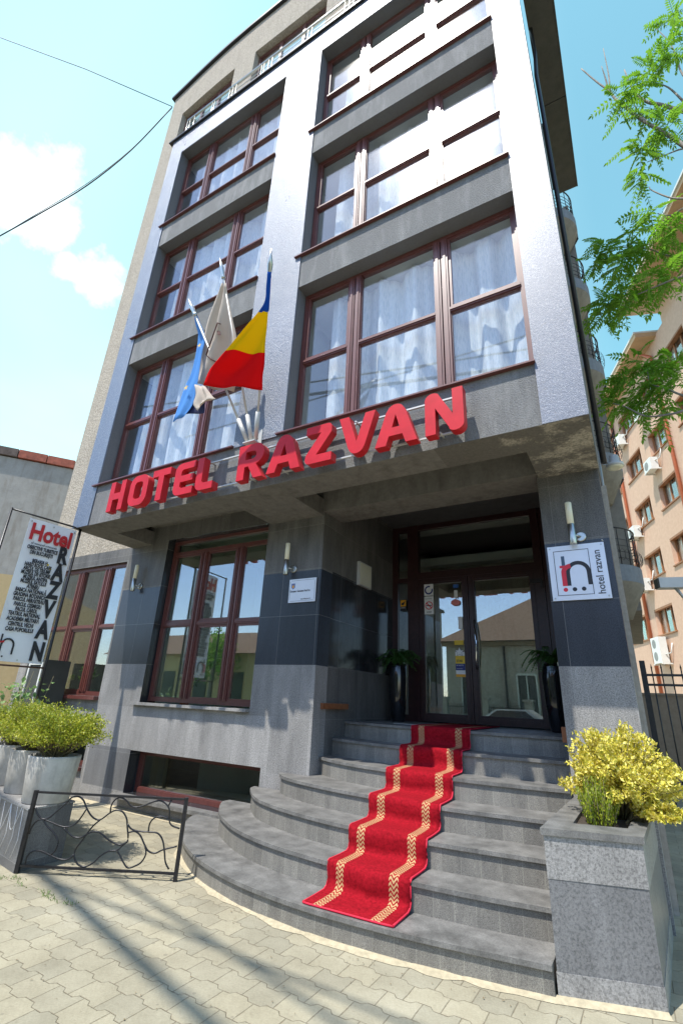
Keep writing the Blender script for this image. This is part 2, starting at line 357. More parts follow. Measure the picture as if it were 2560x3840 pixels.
def paver():
    k = NT('interlocking_pavers'); sx = k.n('ShaderNodeSeparateXYZ'); k.l(k.co, sx.inputs[0]); X, Y = sx.outputs[0], sx.outputs[1]
    wob = k.math('MULTIPLY', k.math('SUBTRACT', k.noise(2.2, 3), .5), .022)
    PX, PY = .225, .178
    xs = k.math('DIVIDE', X, PX)
    # trapezoid wave along x shifts the long joints
    tri = k.math('PINGPONG', xs, .5)                      # 0..0.5
    trap = k.math('MULTIPLY', k.math('SUBTRACT', k.math('MINIMUM', k.math('MAXIMUM', k.math('MULTIPLY', tri, 9), 1.75), 2.75), 2.25), .03)
    yy = k.math('DIVIDE', k.math('ADD', k.math('ADD', Y, trap), wob), PY)
    row = k.math('FLOOR', yy); fy = k.math('FRACT', yy)
    off = k.math('MULTIPLY', k.math('MODULO', k.math('ABSOLUTE', row), 2), .5)
    xx = k.math('ADD', k.math('ADD', xs, off), k.math('DIVIDE', wob, PX)); fx = k.math('FRACT', xx)
    def edge(f, w): return k.math('MINIMUM', k.math('DIVIDE', f, w), k.math('DIVIDE', k.math('SUBTRACT', 1, f), w))
    e = k.math('MINIMUM', edge(fx, .022), edge(fy, .028)); e = k.math('MINIMUM', e, 1)
    e2 = k.math('ADD', e, k.math('MULTIPLY', k.math('SUBTRACT', k.noise(26, 3, .7), .42), 1.6))
    e2 = k.math('MINIMUM', k.math('MAXIMUM', e2, 0), 1)
    w = k.n('ShaderNodeTexWhiteNoise', noise_dimensions='2D'); cb = k.n('ShaderNodeCombineXYZ'); k.l(k.math('FLOOR', xx), cb.inputs[0]); k.l(row, cb.inputs[1]); k.l(cb.outputs[0], w.inputs['Vector'])
    base = k.ramp(k.noise(1.1, 9, .72), [(.3, (.24,.215,.155)), (.55, (.34,.31,.23)), (.75, (.41,.38,.295))])
    base = k.mix(1, base, k.ramp(w.outputs['Value'], [(0, (.86,.87,.88)), (.5, (.97,.97,.96)), (1, (1.06,1.05,1.02))]), 'MULTIPLY')
    base = k.mix(1, base, k.ramp(k.noise(70, 3, .8), [(.3, (.86,)*3), (.7, (1.1,)*3)]), 'MULTIPLY')
    spots = k.n('ShaderNodeTexVoronoi'); spots.inputs['Scale'].default_value = 5; k.l(k.co, spots.inputs['Vector'])
    base = k.mix(k.math('MULTIPLY', k.math('LESS_THAN', spots.outputs['Distance'], .07), .45), base, (.16,.14,.11))
    c = k.mix(e2, (.19,.155,.105), base)
    h = k.math('ADD', k.math('MULTIPLY', e2, 1), k.math('MULTIPLY', k.noise(90, 3), .12)); k.bump(h, .7, .008)
    return k.set(c, .9, spec=.2)
M['paver'] = paver()
M['sand'] = plain('sand_mortar', (.40,.345,.235), .95, var=.2, sc=25, bump=.6, bsc=50)
M['asphalt'] = plain('asphalt', (.06,.06,.06), .9, var=.2, sc=30, bump=.5)

def carpet():
    k = NT('red_carpet'); uv = k.n('ShaderNodeUVMap'); uv.uv_map = 'UVMap'; sx = k.n('ShaderNodeSeparateXYZ'); k.l(uv.outputs[0], sx.inputs[0])
    u, v = sx.outputs[0], sx.outputs[1]
    f = k.noise(45, 4, .7); c = k.ramp(f, [(.3, (.17,.003,.007)), (.7, (.36,.008,.018))])
    d = k.math('ABSOLUTE', k.math('SUBTRACT', k.math('ABSOLUTE', k.math('SUBTRACT', u, .365)), .235))  # distance from stripe centre
    mask = k.math('LESS_THAN', d, .038)
    cu = k.math('MULTIPLY', k.math('SUBTRACT', k.math('ABSOLUTE', k.math('SUBTRACT', u, .365)), .235), 20)
    # four plaited columns of slanted dashes
    col = k.math('FLOOR', k.math('MULTIPLY', k.math('ADD', cu, 1), 2)); par = k.math('SUBTRACT', k.math('MULTIPLY', k.math('MODULO', col, 2), 2), 1)
    slant = k.math('ADD', k.math('MULTIPLY', v, 30), k.math('MULTIPLY', k.math('MULTIPLY', k.math('FRACT', k.math('MULTIPLY', k.math('ADD', cu, 1), 2)), par), .95))
    dash = k.math('LESS_THAN', k.math('FRACT', slant), .52)
    m = k.math('MULTIPLY', mask, dash)
    c = k.mix(m, c, (.46,.32,.16)); k.bump(k.math('ADD', k.noise(500, 2), k.math('MULTIPLY', f, .6)), .5, .004)
    k.b.inputs['Sheen Weight'].default_value = .0
    return k.set(c, .9, spec=.1)
M['carpet'] = carpet()

# ------------------------------------------------------------------ wall grid helper
def gridwall(mb, x0, x1, z0, z1, y0, y1, holes, bands, warp=None, xcuts=()):
    """front/back faces and reveals of a wall along X with rectangular holes; bands(cx,cz)->material index"""
    xs = sorted({x0, x1, *[a for h in holes for a in h[:2] if x0 < a < x1], *xcuts})
    zc = set(bands.get('cuts', [])) | {z0, z1} | {a for h in holes for a in h[2:] if z0 < a < z1}
    zs = sorted(a for a in zc if z0 <= a <= z1); f = bands['f']
    def solid(i, j):
        if not (0 <= i < len(xs)-1 and 0 <= j < len(zs)-1): return None
        cx, cz = (xs[i]+xs[i+1])/2, (zs[j]+zs[j+1])/2
        return not any(h[0] < cx < h[1] and h[2] < cz < h[3] for h in holes)
    W = warp or (lambda x, y, z: (x, y, z))
    rv = bands.get('reveal', 0)
    for i in range(len(xs)-1):
        for j in range(len(zs)-1):
            if not solid(i, j): continue
            a, b, c, d = xs[i], xs[i+1], zs[j], zs[j+1]; m = f((a+b)/2, (c+d)/2)
            q = lambda pts, mm: mb.face([W(*p) for p in pts], mm, [(p[0], p[2]) for p in pts])
            q([(a,y0,c),(b,y0,c),(b,y0,d),(a,y0,d)], m); q([(b,y1,c),(a,y1,c),(a,y1,d),(b,y1,d)], m)
            if solid(i-1, j) is not True: q([(a,y1,c),(a,y0,c),(a,y0,d),(a,y1,d)], m if solid(i-1,j) is None else (m if rv is None else rv))
            if solid(i+1, j) is not True: q([(b,y0,c),(b,y1,c),(b,y1,d),(b,y0,d)], m if solid(i+1,j) is None else (m if rv is None else rv))
            if solid(i, j-1) is not True: q([(a,y1,c),(b,y1,c),(b,y0,c),(a,y0,c)], m if solid(i,j-1) is None else (m if rv is None else rv))
            if solid(i, j+1) is not True: q([(a,y0,d),(b,y0,d),(b,y1,d),(a,y1,d)], m if solid(i,j+1) is None else (m if rv is None else rv))

# ------------------------------------------------------------------ hotel
F, P = 4.25, 5.45
XL, XR = -7.83, -.04
B1 = (-7.41, -4.37); B2 = (-3.52, -.43)
ZF = 4.10
ST = [(4.82, 7.32), (7.95, 10.37), (10.98, 13.41)]
ZT = 14.05
hotel = thing('hotel_building', (-4, 5.5, 0), 'tall dark hotel with glossy blue-grey piers, curtained windows and granite ground floor', 'hotel')

# beige rear wall + granite ground floor (plane P)
def gbands(cx, cz):
    if cz > 4.12: return 3 if (cx > -7.84 and cz < 4.6) else 0
    if cx < -7.86 and cz > 3.87: return 3
    if cz > 3.3: return 3 if cx > -7.86 else 6
    if cz > 2.02: return 2 if cx > -7.86 else 6
    if -7.86 < cx < -6.85 and .22 < cz < .78: return 4
    return 1
wall = MB()
holes = [(-6.85,-4.6,1.45,4.13), (-6.85,-4.32,.2,.77), (-10.2,-7.9,1.5,3.85), (-9.9,-7.95,.43,.79)]
gridwall(wall, -10.62, -3.58, 0, 14.0, P, P+.3, holes, {'f': gbands, 'cuts': [.22,.78,2.02,3.3,3.87,4.12,4.55], 'reveal': 5}, xcuts=(-7.86,))
# mid pillar depth, porch side walls
wall2 = MB()
M['g_side'] = granite('granite_grey_side', (.18,.176,.17), (.09,.088,.085), (.26,.255,.245), 190, .5, .3)
gmats = [M['stucco_beige'], M['g_light'], M['g_dark'], M['g_mid'], M['g_base'], M['g_black'], M['g_side']]
wall.build('ground_floor_wall', gmats, hotel)
pil = MB()
for z0, z1, m in ((0,2.02,1),(2.02,3.3,2),(3.3,4.7,3)):
    pil.box(-.68, -.05, P, 5.95, z0, z1, m)
pil.build('corner_pillar', gmats, hotel)
for q_ in ((-3.9, -3.6, P+.301), (-.66, -.36, 5.952)):
    ps = MB()
    for z0, z1, m in ((0,2.04,0),(2.04,3.34,1),(3.34,4.72,2)): ps.box(q_[0], q_[1], q_[2], 8.1, z0, z1, m)
    ps.build('porch_side_wall', [M['g_mid'], M['g_black'], M['g_mid']], hotel)

# overhanging front block: body with window openings, glossy skin on piers
body = MB()
wh = [(b[0], b[1], s[0], s[1]) for b in (B1, B2) for s in ST]
gridwall(body, XL, XR, ZF, ZT, F+.02, F+.34, wh, {'f': lambda x, z: 0 , 'cuts': [], 'reveal': 1})
body.box(XL, XL+.3, F+.34, P-.002, ZF+.002, ZT, 1); body.box(XR-.3, XR, F+.34, 8.0, ZF+.05, ZT, 1)
body.build('front_block', [M['stucco_grey'], M['reveal']], hotel)
skin = MB()
for x0, x1, z0 in ((XL-.005, B1[0], ZF-.004), (B1[1], B2[0], 4.79), (B2[1], XR+.005, ZF-.004)): skin.box(x0, x1, F, F+.0205, z0, ZT-.64)
skin.box(XL-.005, XR+.005, F, F+.0205, ZT-.64, ZT+.02)
skin.build('glossy_pier', M['paint'], hotel)
cop = MB(); cop.box(XL-.12, XR+.03, F-.05, F+.3, ZT+.02, ZT+.06); cop.build('parapet_coping', M['iron'], hotel)
# slabs and interior
inn = MB()
for z0, z1 in ((4.72, 4.818), (7.32, 7.9), (10.37, 10.9), (13.41, 14.0)): inn.box(XL+.3, XR-.3, F+.34, 8.6, z0, z1)
inn.box(-4.2, -3.7, F+.36, 8.6, 4.82, 13.4); inn.box(XL+.3, XR-.3, 8.6, 8.8, 4.1, 14)
inn.build('interior_wall', M['white_int'], hotel)
body2 = MB(); body2.box(-10.5, -8.0, 5.8, 11, 4.2, 14); body2.box(-10.62, XR-.02, 8.85, 13.3, 0, 20.0)
body2.box(-10.62, -10.3, 5.751, 8.8, 0, 20); body2.box(XR-.32, XR-.02, 8.12, 8.84, 0, 14)
body2.build('rear_block', M['sidewall'], hotel)
# soffit: edge beams, coffers
sof = MB()
sof.box(XL, XR, F+.021, 4.74, ZF-.002, ZF+.25)
for x0, x1 in ((XL, -7.3), (-4.55, -3.6)): sof.box(x0, x1, 4.74, P, ZF-.002, ZF+.25)
sof.box(-7.3, -4.55, 4.74, P+.3, 4.42, 4.5); sof.box(-3.6, -.66, 4.74, P, 4.5, 4.56)
sof.box(-3.6, -.66, P-.02, 5.95, 4.15, 4.8)
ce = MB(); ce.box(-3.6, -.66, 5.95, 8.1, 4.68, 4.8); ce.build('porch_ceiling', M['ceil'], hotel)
sof.build('soffit', M['soffit'], hotel)
wr = MB(); wr.box(-.66, XR, 4.74, P, ZF-.003, ZF+.25); wr.box(-1.5, XR, F+.012, 4.74, ZF-.006, ZF-.003); wr.build('worn_beam', M['worn'], hotel)

# attic storey behind the terrace
def awarp(x, y, z):
    t = max(0, min(1, (z-16.5)/4)); return (x, y, z + t*(-.62+.62*math.sin(min(1, max(0, (x+10.62)/3.4))*math.pi/2)))
att = MB()
ah = [(-9.98,-7.8,16.8,19.3), (-7.0,-4.5,16.8,19.3), (-3.6,-1.0,16.8,19.3)]
gridwall(att, -10.62, XR, 14.001, 20.9, P, P+.3, ah, {'f': lambda x, z: 0, 'reveal': 0}, awarp, xcuts=(-10.2,-9.6,-9.2,-8.8,-8.4,-8.1,-7.4,-6,-5))
att.build('attic_wall', M['stucco_beige'], hotel)
ac_ = MB(); xs_ = [-10.7,-10.2,-9.6,-9.2,-8.8,-8.4,-8.1,-7.4,-6,-5,0]
for a, b in zip(xs_, xs_[1:]):
    za, zb = awarp(a, 0, 20.9)[2], awarp(b, 0, 20.9)[2]
    ac_.obox(((a+b)/2, P+.15, (za+zb)/2+.04), ((b-a)/2, 0, (zb-za)/2), (0, .24, 0), (0, 0, .05))
ac_.build('roof_coping', M['iron'], hotel)
for x0, x1 in ((-9.98,-7.8), (-7.0,-4.5), (-3.6,-1.0)):
    w = MB(); y = P+.2; zt = awarp(x0, y, 19.3)[2]-.0; zt2 = awarp(x1, y, 19.3)[2]
    w.obox(((x0+x1)/2, y, (zt+zt2)/2-.05), ((x1-x0)/2, 0, (zt2-zt)/2), (0, .03, 0), (0, 0, .05))
    n = 3
    for i in range(n+1):
        x = x0+.04+(x1-x0-.08)*i/n; w.box(x-.045, x+.045, y-.035, y+.035, 16.8, zt+(zt2-zt)*i/n-.02)
    fo = w.build('attic_window', M['wood'], hotel)
    g = MB(); g.box(x0, x1, y+.005, y+.012, 16.8, zt); g.build('pane', M['glass_up'], fo)
    cu = MB(); cu.box(x0, x1, y+.3, y+.31, 16.8, 19.4); cu.build('blind', M['curtain'], fo)
# terrace railing
rl = MB(); yr = F+.08
for z in (14.84,): rl.tube([(-7.6,yr,z),(XR,yr,z)], .028, 8)
for z in (14.22,14.35,14.48,14.61): rl.tube([(-7.6,yr,z),(XR,yr,z)], .008, 5)
for x in [-7.6,-7.5,-7.35,-6.75,-6.68,-6.2,-6.1,-6.0,-5.25,-5.18,-5.05,-4.95,-4.0,-3.9,-3.1,-3.0,-2.9,-1.9,-1.0]: rl.tube([(x,yr,ZT+.05),(x,yr,14.84)], .014, 5)
rl.build('terrace_railing', M['steel'], hotel)

# windows
def bar(mb, x0, x1, y0, y1, z0, z1):
    mb.box(x0, x1, y0, y1, z0, z1)
    e = .012
    # raised inner bead gives the profile its highlight line
    if (x1-x0) > (z1-z0): mb.box(x0+.02, x1-.02, y0-e, y0-.0005, z0+(z1-z0)*.3, z1-(z1-z0)*.3)
    else: mb.box(x0+(x1-x0)*.3, x1-(x1-x0)*.3, y0-e, y0-.0005, z0+.02, z1-.02)
def window(x0, x1, z0, z1, muls, zt, y, mat, gmat, sill=None, name='window', split=True, parent=hotel, sash=()):
    w = MB(); fw = .06; y1 = y+.07
    bar(w, x0, x0+fw, y, y1, z0, z1); bar(w, x1-fw, x1, y, y1, z0, z1)
    w.box(x0+fw, x1-fw, y+.001, y1, z1-fw, z1-.001); w.box(x0+fw, x1-fw, y+.001, y1, z0+.001, z0+fw)
    edges = [x0+fw]
    for a, b in muls:
        c = (a+b)/2; bar(w, a, c-.008, y-.012, y1, z0+fw, z1-fw); bar(w, c+.008, b, y-.012, y1, z0+fw, z1-fw); w.box(c-.008, c+.008, y+.03, y1, z0+fw, z1-fw)
        edges += [a, b]
    edges.append(x1-fw)
    panes = []
    for i in range(0, len(edges), 2):
        a, b = edges[i], edges[i+1]
        for t in zt: w.box(a, b, y-.006, y1, t-.035, t+.035); w.box(a, b, y-.018, y-.0065, t-.015, t+.015)
        lv = [z0+fw]+[q for t in zt for q in (t-.035, t+.035)]+[z1-fw]
        for j in range(0, len(lv), 2):
            c, d = lv[j], lv[j+1]; s = .035 if (i//2, j//2) in sash else .012
            for q in ((a,a+s,c,d),(b-s,b,c,d),(a+s,b-s,c,c+s),(a+s,b-s,d-s,d)): w.box(q[0], q[1], y+.012, y1-.002, q[2], q[3])
            panes.append((a+s, b-s, c+s, d-s))
    o = w.build(name, mat, parent)
    for a, b, c, d in panes:
        g = MB(); g.box(a, b, y+.03, y+.038, c, d); g.build('pane', gmat, o)
    if sill:
        s = MB(); s.box(*sill); s.build('sill', mat, o)
    return o
for (s0, s1) in ST:
    zt = s0+1.25
    for b, m in ((B1, ((-6.67,-6.5),(-5.44,-5.27))), (B2, ((-2.74,-2.56),(-1.49,-1.31)))):
        window(b[0], b[1], s0, s1, m, (zt,), F+.22, M['wood'], M['glass_up'], (b[0]-.10, b[1]+.01, F-.04, F+.23, s0-.022, s0-.003), sash=((0,1),(2,1)))
# curtains (hang inside, things of their own)
cl = [('first', 'behind the lowest upper windows'), ('second', 'behind the middle row of upper windows'), ('third', 'behind the topmost row of upper windows')]
for si, (s0, s1) in enumerate(ST):
    for bi, b in enumerate((B1, B2)):
        c = MB(); n = 150; rows = 10; rr = random.Random(si*7+bi); ph = rr.random()*6
        x0, x1 = b[0]+(.24 if bi == 0 else .3), b[1]-.04
        def yy(x, z): 
            return F+.50+.075*math.sin(x*15+ph+1.3*math.sin(x*2.3+ph))+.025*math.sin(x*37+ph*2+z*.3)+.012*math.sin(x*6+z*2)
        for i in range(n):
            xa, xb = x0+(x1-x0)*i/n, x0+(x1-x0)*(i+1)/n
            for j in range(rows):
                za, zb = s0-.05+(s1-s0)*j/rows, s0-.05+(s1-s0)*(j+1)/rows
                c.face([(xa,yy(xa,za),za),(xb,yy(xb,za),za),(xb,yy(xb,zb),zb),(xa,yy(xa,zb),zb)], smooth=True)
        o = c.build('curtain', M['curtain'])
        side = 'left of the entrance flags' if bi == 0 else 'above the entrance'
        tag(o, f'white lace curtain {cl[si][1]}, {"left" if bi == 0 else "right"} bay', 'curtain', 'curtains in the hotel windows')

# ground floor windows
window(-6.85, -4.6, 1.47, 3.93, ((-6.14,-5.99),(-5.34,-5.19)), (2.67,), 5.6, M['wood'], M['glass'], None, 'bay_window', sash=((1,0),(1,1),(2,0),(0,1)))
tw = MB(); bar(tw, -6.85, -6.79, 5.6, 5.67, 3.93, 4.13); tw.box(-6.79, -4.6, 5.6, 5.67, 4.08, 4.13); fo = tw.build('transom_window', M['wood'], hotel)
g = MB(); g.box(-6.79, -4.6, 5.63, 5.638, 3.93, 4.08); g.build('pane', M['glass'], fo)
s = MB(); s.box(-6.98, -4.6, 5.37, 5.62, 1.41, 1.448); s.build('window_sill', M['g_light'], hotel)
window(-6.85, -4.32, .2, .77, (), (), 5.64, M['wood'], M['glass'], None, 'basement_window')
s = MB(); s.box(-6.95, -4.32, 5.30, 5.64, .15, .198); s.build('window_sill', M['tread'], hotel)
window(-10.2, -7.9, 1.5, 3.85, ((-9.44,-9.25),(-8.6,-8.41)), (2.68,), 5.52, M['wood'], M['glass'], (-10.3,-7.9,5.36,5.54,1.44,1.498), 'side_window', sash=((1,0),))
window(-9.9, -7.95, .43, .79, (), (), 5.56, M['wood'], M['glass'], (-10,-7.95,5.4,5.56,.38,.428), 'basement_window')
# rooms behind
rm = MB()
rm.box(-7.2,-4.0,8.3,8.5,.9,4.4); rm.box(-7.2,-4.0,5.78,8.3,1.2,1.4); rm.box(-7.3,-7.2,5.78,8.5,.9,4.4); rm.box(-4.1,-4.0,5.78,8.3,1.4,4.4); rm.box(-7.2,-4.1,5.78,8.3,4.36,4.42)
rm.box(-10.25,-7.3,7.6,7.8,1.2,4.2); rm.box(-10.25,-7.3,5.78,7.6,1.2,1.42); rm.box(-10.25,-7.3,5.78,7.6,4.1,4.2)
rm.box(-7.1,-4.2,7.2,7.3,-.6,1.15); rm.box(-10.1,-7.8,7.0,7.1,-.3,1.15)
rm.build('room_wall', M['cream'], hotel)
fl = MB(); fl.box(-7.1,-4.2,5.76,7.2,-.02,.0); fl.build('room_floor', M['cream'], hotel)

# entrance door wall, Y = 7.85
D = 7.85; LZ = 1.35
dr = MB()
def dbox(x0, x1, z0, z1, y=D, t=.08): dr.box(x0, x1, y, y+t, z0, z1)
dbox(-3.6,-3.5,LZ,4.67); dbox(-3.3,-3.1,LZ,4.67,D-.02,.12); dbox(-1.16,-1.04,LZ,4.67,D-.03,.14); dbox(-1.035,-.95,LZ,4.67,D-.01); dbox(-.74,-.66,LZ,4.67)
dbox(-3.5,-3.3,4.58,4.67); dbox(-3.1,-1.16,4.58,4.67,D-.001); dbox(-.95,-.74,4.58,4.67)
dbox(-3.1,-1.16,3.66,3.78,D-.004); dbox(-3.5,-3.3,3.62,3.70); dbox(-.95,-.74,3.62,3.70); dbox(-3.5,-3.3,LZ,LZ+.1); dbox(-.95,-.74,LZ,LZ+.1)
df = dr.build('entrance_frame', M['wood_dark'], hotel)
for q in ((-3.5,-3.3,LZ+.1,3.62),(-3.5,-3.3,3.7,4.58),(-3.1,-1.16,3.78,4.58),(-.95,-.74,LZ+.1,3.62),(-.95,-.74,3.7,4.58)):
    g = MB(); g.box(q[0],q[1],D+.035,D+.043,q[2],q[3]); g.build('pane', M['glass'], df)
for x0, x1, hx in ((-3.098,-2.235,0), (-2.225,-1.162,1)):
    d = MB(); y = D-.015; sw = .10
    for q in ((x0,x0+sw,LZ+.02,3.655),(x1-sw,x1,LZ+.02,3.655),(x0+sw,x1-sw,LZ+.02,LZ+.14),(x0+sw,x1-sw,3.56,3.655)): bar(d, q[0],q[1],y,y+.07,q[2],q[3])
    do = d.build('entrance_door', M['wood_dark'], hotel)
    g = MB(); g.box(x0+sw, x1-sw, y+.03, y+.038, LZ+.14, 3.56); g.build('pane', M['glass'], do)
    if hx:
        h = MB(); h.tube([(-2.15,y-.02,2.9),(-2.14,y-.06,2.86),(-2.12,y-.09,2.6),(-2.12,y-.09,2.45),(-2.14,y-.06,2.2),(-2.15,y-.02,2.16)], .014, 8); h.build('handle', M['chrome'], do)
        h = MB(); h.box(-1.24,-1.10,y-.05,y-.001,3.44,3.50); h.box(-1.10,-1.06,y-.04,y-.001,3.36,3.5); h.build('door_closer', M['iron'], do); h = MB(); h.box(-1.24,-1.1,y-.02,y-.001,2.4,2.46); h.build('hinge', M['iron'], do)
# lobby behind
lb = MB(); lb.box(-4.0,-.4,11.4,11.6,1.3,4.9); lb.box(-4.2,-4.0,8.12,11.6,1.3,4.9); lb.box(-.4,-.36,8.12,8.84,1.3,4.9); lb.box(-.6,-.36,8.84,11.6,1.3,4.9)
lb.box(-4.0,-.4,8.12,11.4,1.25,1.34, 1); lb.box(-4.0,-.4,8.0,11.4,4.8,4.9,2); lb.box(-3.9,-.6,8.6,8.9,4.25,4.79,2); lb.box(-3.9,-.6,10.2,10.5,4.35,4.79,2); lb.box(-4.0,-3.3,9.6,9.8,1.34,4.8,1)
lb.build('lobby_wall', [M['lobby'], M['dark_int'], M['cream']], hotel)
body2b = None

# ------------------------------------------------------------------ entrance steps
zs = [.17,.365,.56,.755,.95,1.15,1.35]
CV = [[(-5.15,5.44),(-5.12,5.2),(-4.88,4.85),(-4.5,4.46),(-3.95,4.1),(-3.46,3.9),(-2.98,3.78),(-2.4,3.72),(-1.8,3.74),(-1.24,3.81),(-.715,3.9)],
 [(-4.74,5.44),(-4.7,5.25),(-4.35,4.84),(-4.07,4.62),(-3.7,4.4),(-3.2,4.22),(-2.6,4.12),(-2.0,4.09),(-1.3,4.13),(-.715,4.22)],
 [(-4.36,5.44),(-4.28,5.27),(-3.87,4.88),(-3.4,4.66),(-2.8,4.51),(-2.2,4.45),(-1.6,4.46),(-.715,4.57)],
 [(-3.98,5.44),(-3.86,5.29),(-3.6,5.12),(-3.0,4.94),(-2.4,4.86),(-1.7,4.83),(-.715,4.94)],
 [(-3.595,5.68),(-3.1,5.42),(-2.45,5.27),(-1.7,5.22),(-1.2,5.25),(-.69,5.34)],
 [(-3.595,5.98),(-3.0,5.78),(-2.45,5.68),(-1.7,5.62),(-1.2,5.63),(-.69,5.7)],
 [(-3.595,6.3),(-3,6.12),(-2.45,6.04),(-1.6,5.99),(-1.2,6.0),(-.69,6.06)]]
steps = thing('entrance_steps', (-2.5, 5, 0), 'seven curved dark granite steps fanning out from the hotel entrance', 'steps')
for k, c in enumerate(CV):
    sm = [(p.x, p.y) for p in subsmooth([(*q, 0) for q in c], 5)]
    def backed(poly, k=k):
        if k < 4: return poly+[(-.715, 5.44), (-.69, 5.46), (-.69, 6.2), (-3.595, 6.2), (-3.595, 5.44)]
        return poly+[(-.69, 7.84), (-3.595, 7.84)]
    off = []
    for i, p in enumerate(sm):
        a, b = Vector(sm[max(i-1,0)]), Vector(sm[min(i+1,len(sm)-1)]); t = (b-a).normalized(); nrm = Vector((t.y, -t.x)) if True else None
        off.append((p[0]+nrm.x*.022, p[1]+nrm.y*.022) if 0 < i < len(sm)-1 else ((p[0], p[1]-.022) if i else (p[0]-(.022 if k < 4 else 0), p[1]-(0 if k < 4 else .022))))
    s = MB(); z0 = zs[k-1] if k else -.05
    s.prism(backed(sm), z0, zs[k]-.03, 0)
    so = s.build('step', M['riser'], steps, merge=False)
    t = MB(); t.prism(backed(off), zs[k]-.03, zs[k], 0); t.build('tread', M['tread'], so, merge=False)

# carpet runner following the steps
prof = []
for k in range(7):
    def yc(x, k=k):
        c = CV[k]
        for (xa, ya), (xb, yb) in zip(c, c[1:]):
            if xa <= x <= xb: return ya+(yb-ya)*(x-xa)/(xb-xa)
        return c[-1][1]
    prof.append(yc)
cw = MB(); NU = 14
def cpt(u, stage):
    return None
path = []   # list of functions x-> (y,z)
rr = random.Random(3)
def X_at(u, y): 
    l = -2.44 - max(0, y-4.5)*.035; r = l+.73
    return l+(r-l)*u
stages = [('t', 0, -.004)]
rows = []
for k in range(7):
    zt = zs[k]; zp = zs[k-1] if k else 0
    if k == 0:
        rows += [(0, .012, .010, 0), (0, .10, .010, 0), (0, .2, .012, 0)]
    else:
        rows += [(k, -.085, zp-zt+.014, .3), (k, -.05, zp-zt+.03, .6), (k, -.034, zp-zt+.065, 1), (k, -.040, -.10, 1.4), (k, -.046, -.03, 1), (k, -.036, .004, .4), (k, -.012, .013, 0), (k, .06, .012, 0)]
        rows += [(k, .16, .012, 0)] if k < 6 else [(k, .3, .012, 0), (k, .9, .012, 0), (k, 1.6, .012, 0)]
L = 0; prev = None; grid = []
for (k, dy, dz, wv) in rows:
    row = []
    for i in range(NU+1):
        u = i/NU; x = X_at(u, prof[k](-2.1)+dy)
        y = prof[k](x)+dy + wv*.012*math.sin(u*5.5+k*2.1)+wv*.004*math.sin(u*17+k); z = zs[k]+dz + wv*.008*math.sin(u*5+k)
        row.append(Vector((x, y, z)))
    if prev is not None: L += (row[NU//2]-prev[NU//2]).length
    grid.append((row, L)); prev = row
for (a, la), (b, lb_) in zip(grid, grid[1:]):
    for i in range(NU):
        cw.face([a[i], a[i+1], b[i+1], b[i]], 0, [(i/NU*.73, la), ((i+1)/NU*.73, la), ((i+1)/NU*.73, lb_), (i/NU*.73, lb_)], smooth=True)
runner = thing('carpet_runner', (-2.1, 5, .5), 'red carpet runner with two plaited gold stripes laid down the steps', 'carpet')
co = cw.build('carpet_pile', M['carpet'], runner)
sl = co.modifiers.new('s', 'SOLIDIFY'); sl.thickness = .008; sl.offset = 1
for side in (0, NU):
    e = MB(); e.tube([r[0][side]+Vector((0,0,.002)) for r in grid], .008, 6); e.build('binding', M['carpet_edge'], runner)
e = MB(); e.tube([grid[0][0][i] for i in range(NU+1)], .008, 6); e.build('binding', M['carpet_edge'], runner)

# ------------------------------------------------------------------ granite planter right of the steps
pl = thing('granite_planter', (-.4, 4.6, 0), 'tall grey granite planter at the right end of the steps', 'planter')
q = [(-.70,3.92),(-.14,4.11),(-.07,5.44),(-.68,5.44)]
for z0, z1, nm, m, o_ in ((0,.13,'base_band','g_plant',.0), (.13,.60,'middle_band','g_plantmid',-.004), (.60,.84,'upper_band','g_plant',0)):
    b = MB(); b.prism([(q[0][0]-o_, q[0][1]-o_),(q[1][0]+o_, q[1][1]-o_),(q[2][0]+o_,q[2][1]),(q[3][0]-o_,q[3][1])], z0, z1); b.build(nm, M[m], pl)
rim = MB(); qo = [(-.715,3.9),(-.125,4.10),(-.055,5.44),(-.68,5.44)]; qi = [(-.55,4.22),(-.22,4.32),(-.17,5.3),(-.55,5.3)]
for i in range(4):
    j = (i+1)%4; a, b, c, d = qo[i], qo[j], qi[j], qi[i]
    rim.face([(*a,.88),(*b,.88),(*c,.88),(*d,.88)]); rim.face([(*b,.84),(*a,.84),(*d,.84),(*c,.84)])
    rim.face([(*a,.84),(*b,.84),(*b,.88),(*a,.88)]); rim.face([(*c,.7),(*d,.7),(*d,.88),(*c,.88)])
rim.build('rim', M['tread'], pl)
b = MB(); b.prism(qi, .841, .855); b.build('soil', M['soil'], pl)

# ------------------------------------------------------------------ foliage helpers
def leaf(mb, p, d, up, L, W, fold=.25, m=0):
    d = d.normalized(); s = d.cross(up)
    if s.length < 1e-3: s = d.cross(Vector((1,0,0)))
    s.normalize(); n = s.cross(d)
    a = p; b = p+d*L*.45+s*W*.5+n*W*fold; c = p+d*L; e = p+d*L*.45-s*W*.5+n*W*fold; mid = p+d*L*.5
    i = len(mb.v); mb.v += [tuple(a), tuple(b), tuple(c), tuple(e), tuple(mid)]
    for f in ((0,1,4),(1,2,4),(2,3,4),(3,0,4)):
        mb.f.append(tuple(i+x for x in f)); mb.m.append(m); mb.uv.append([(0,0)]*3); mb.sm.append(True)
def rnd(r): return Vector((r.gauss(0,1), r.gauss(0,1), r.gauss(0,1))).normalized()

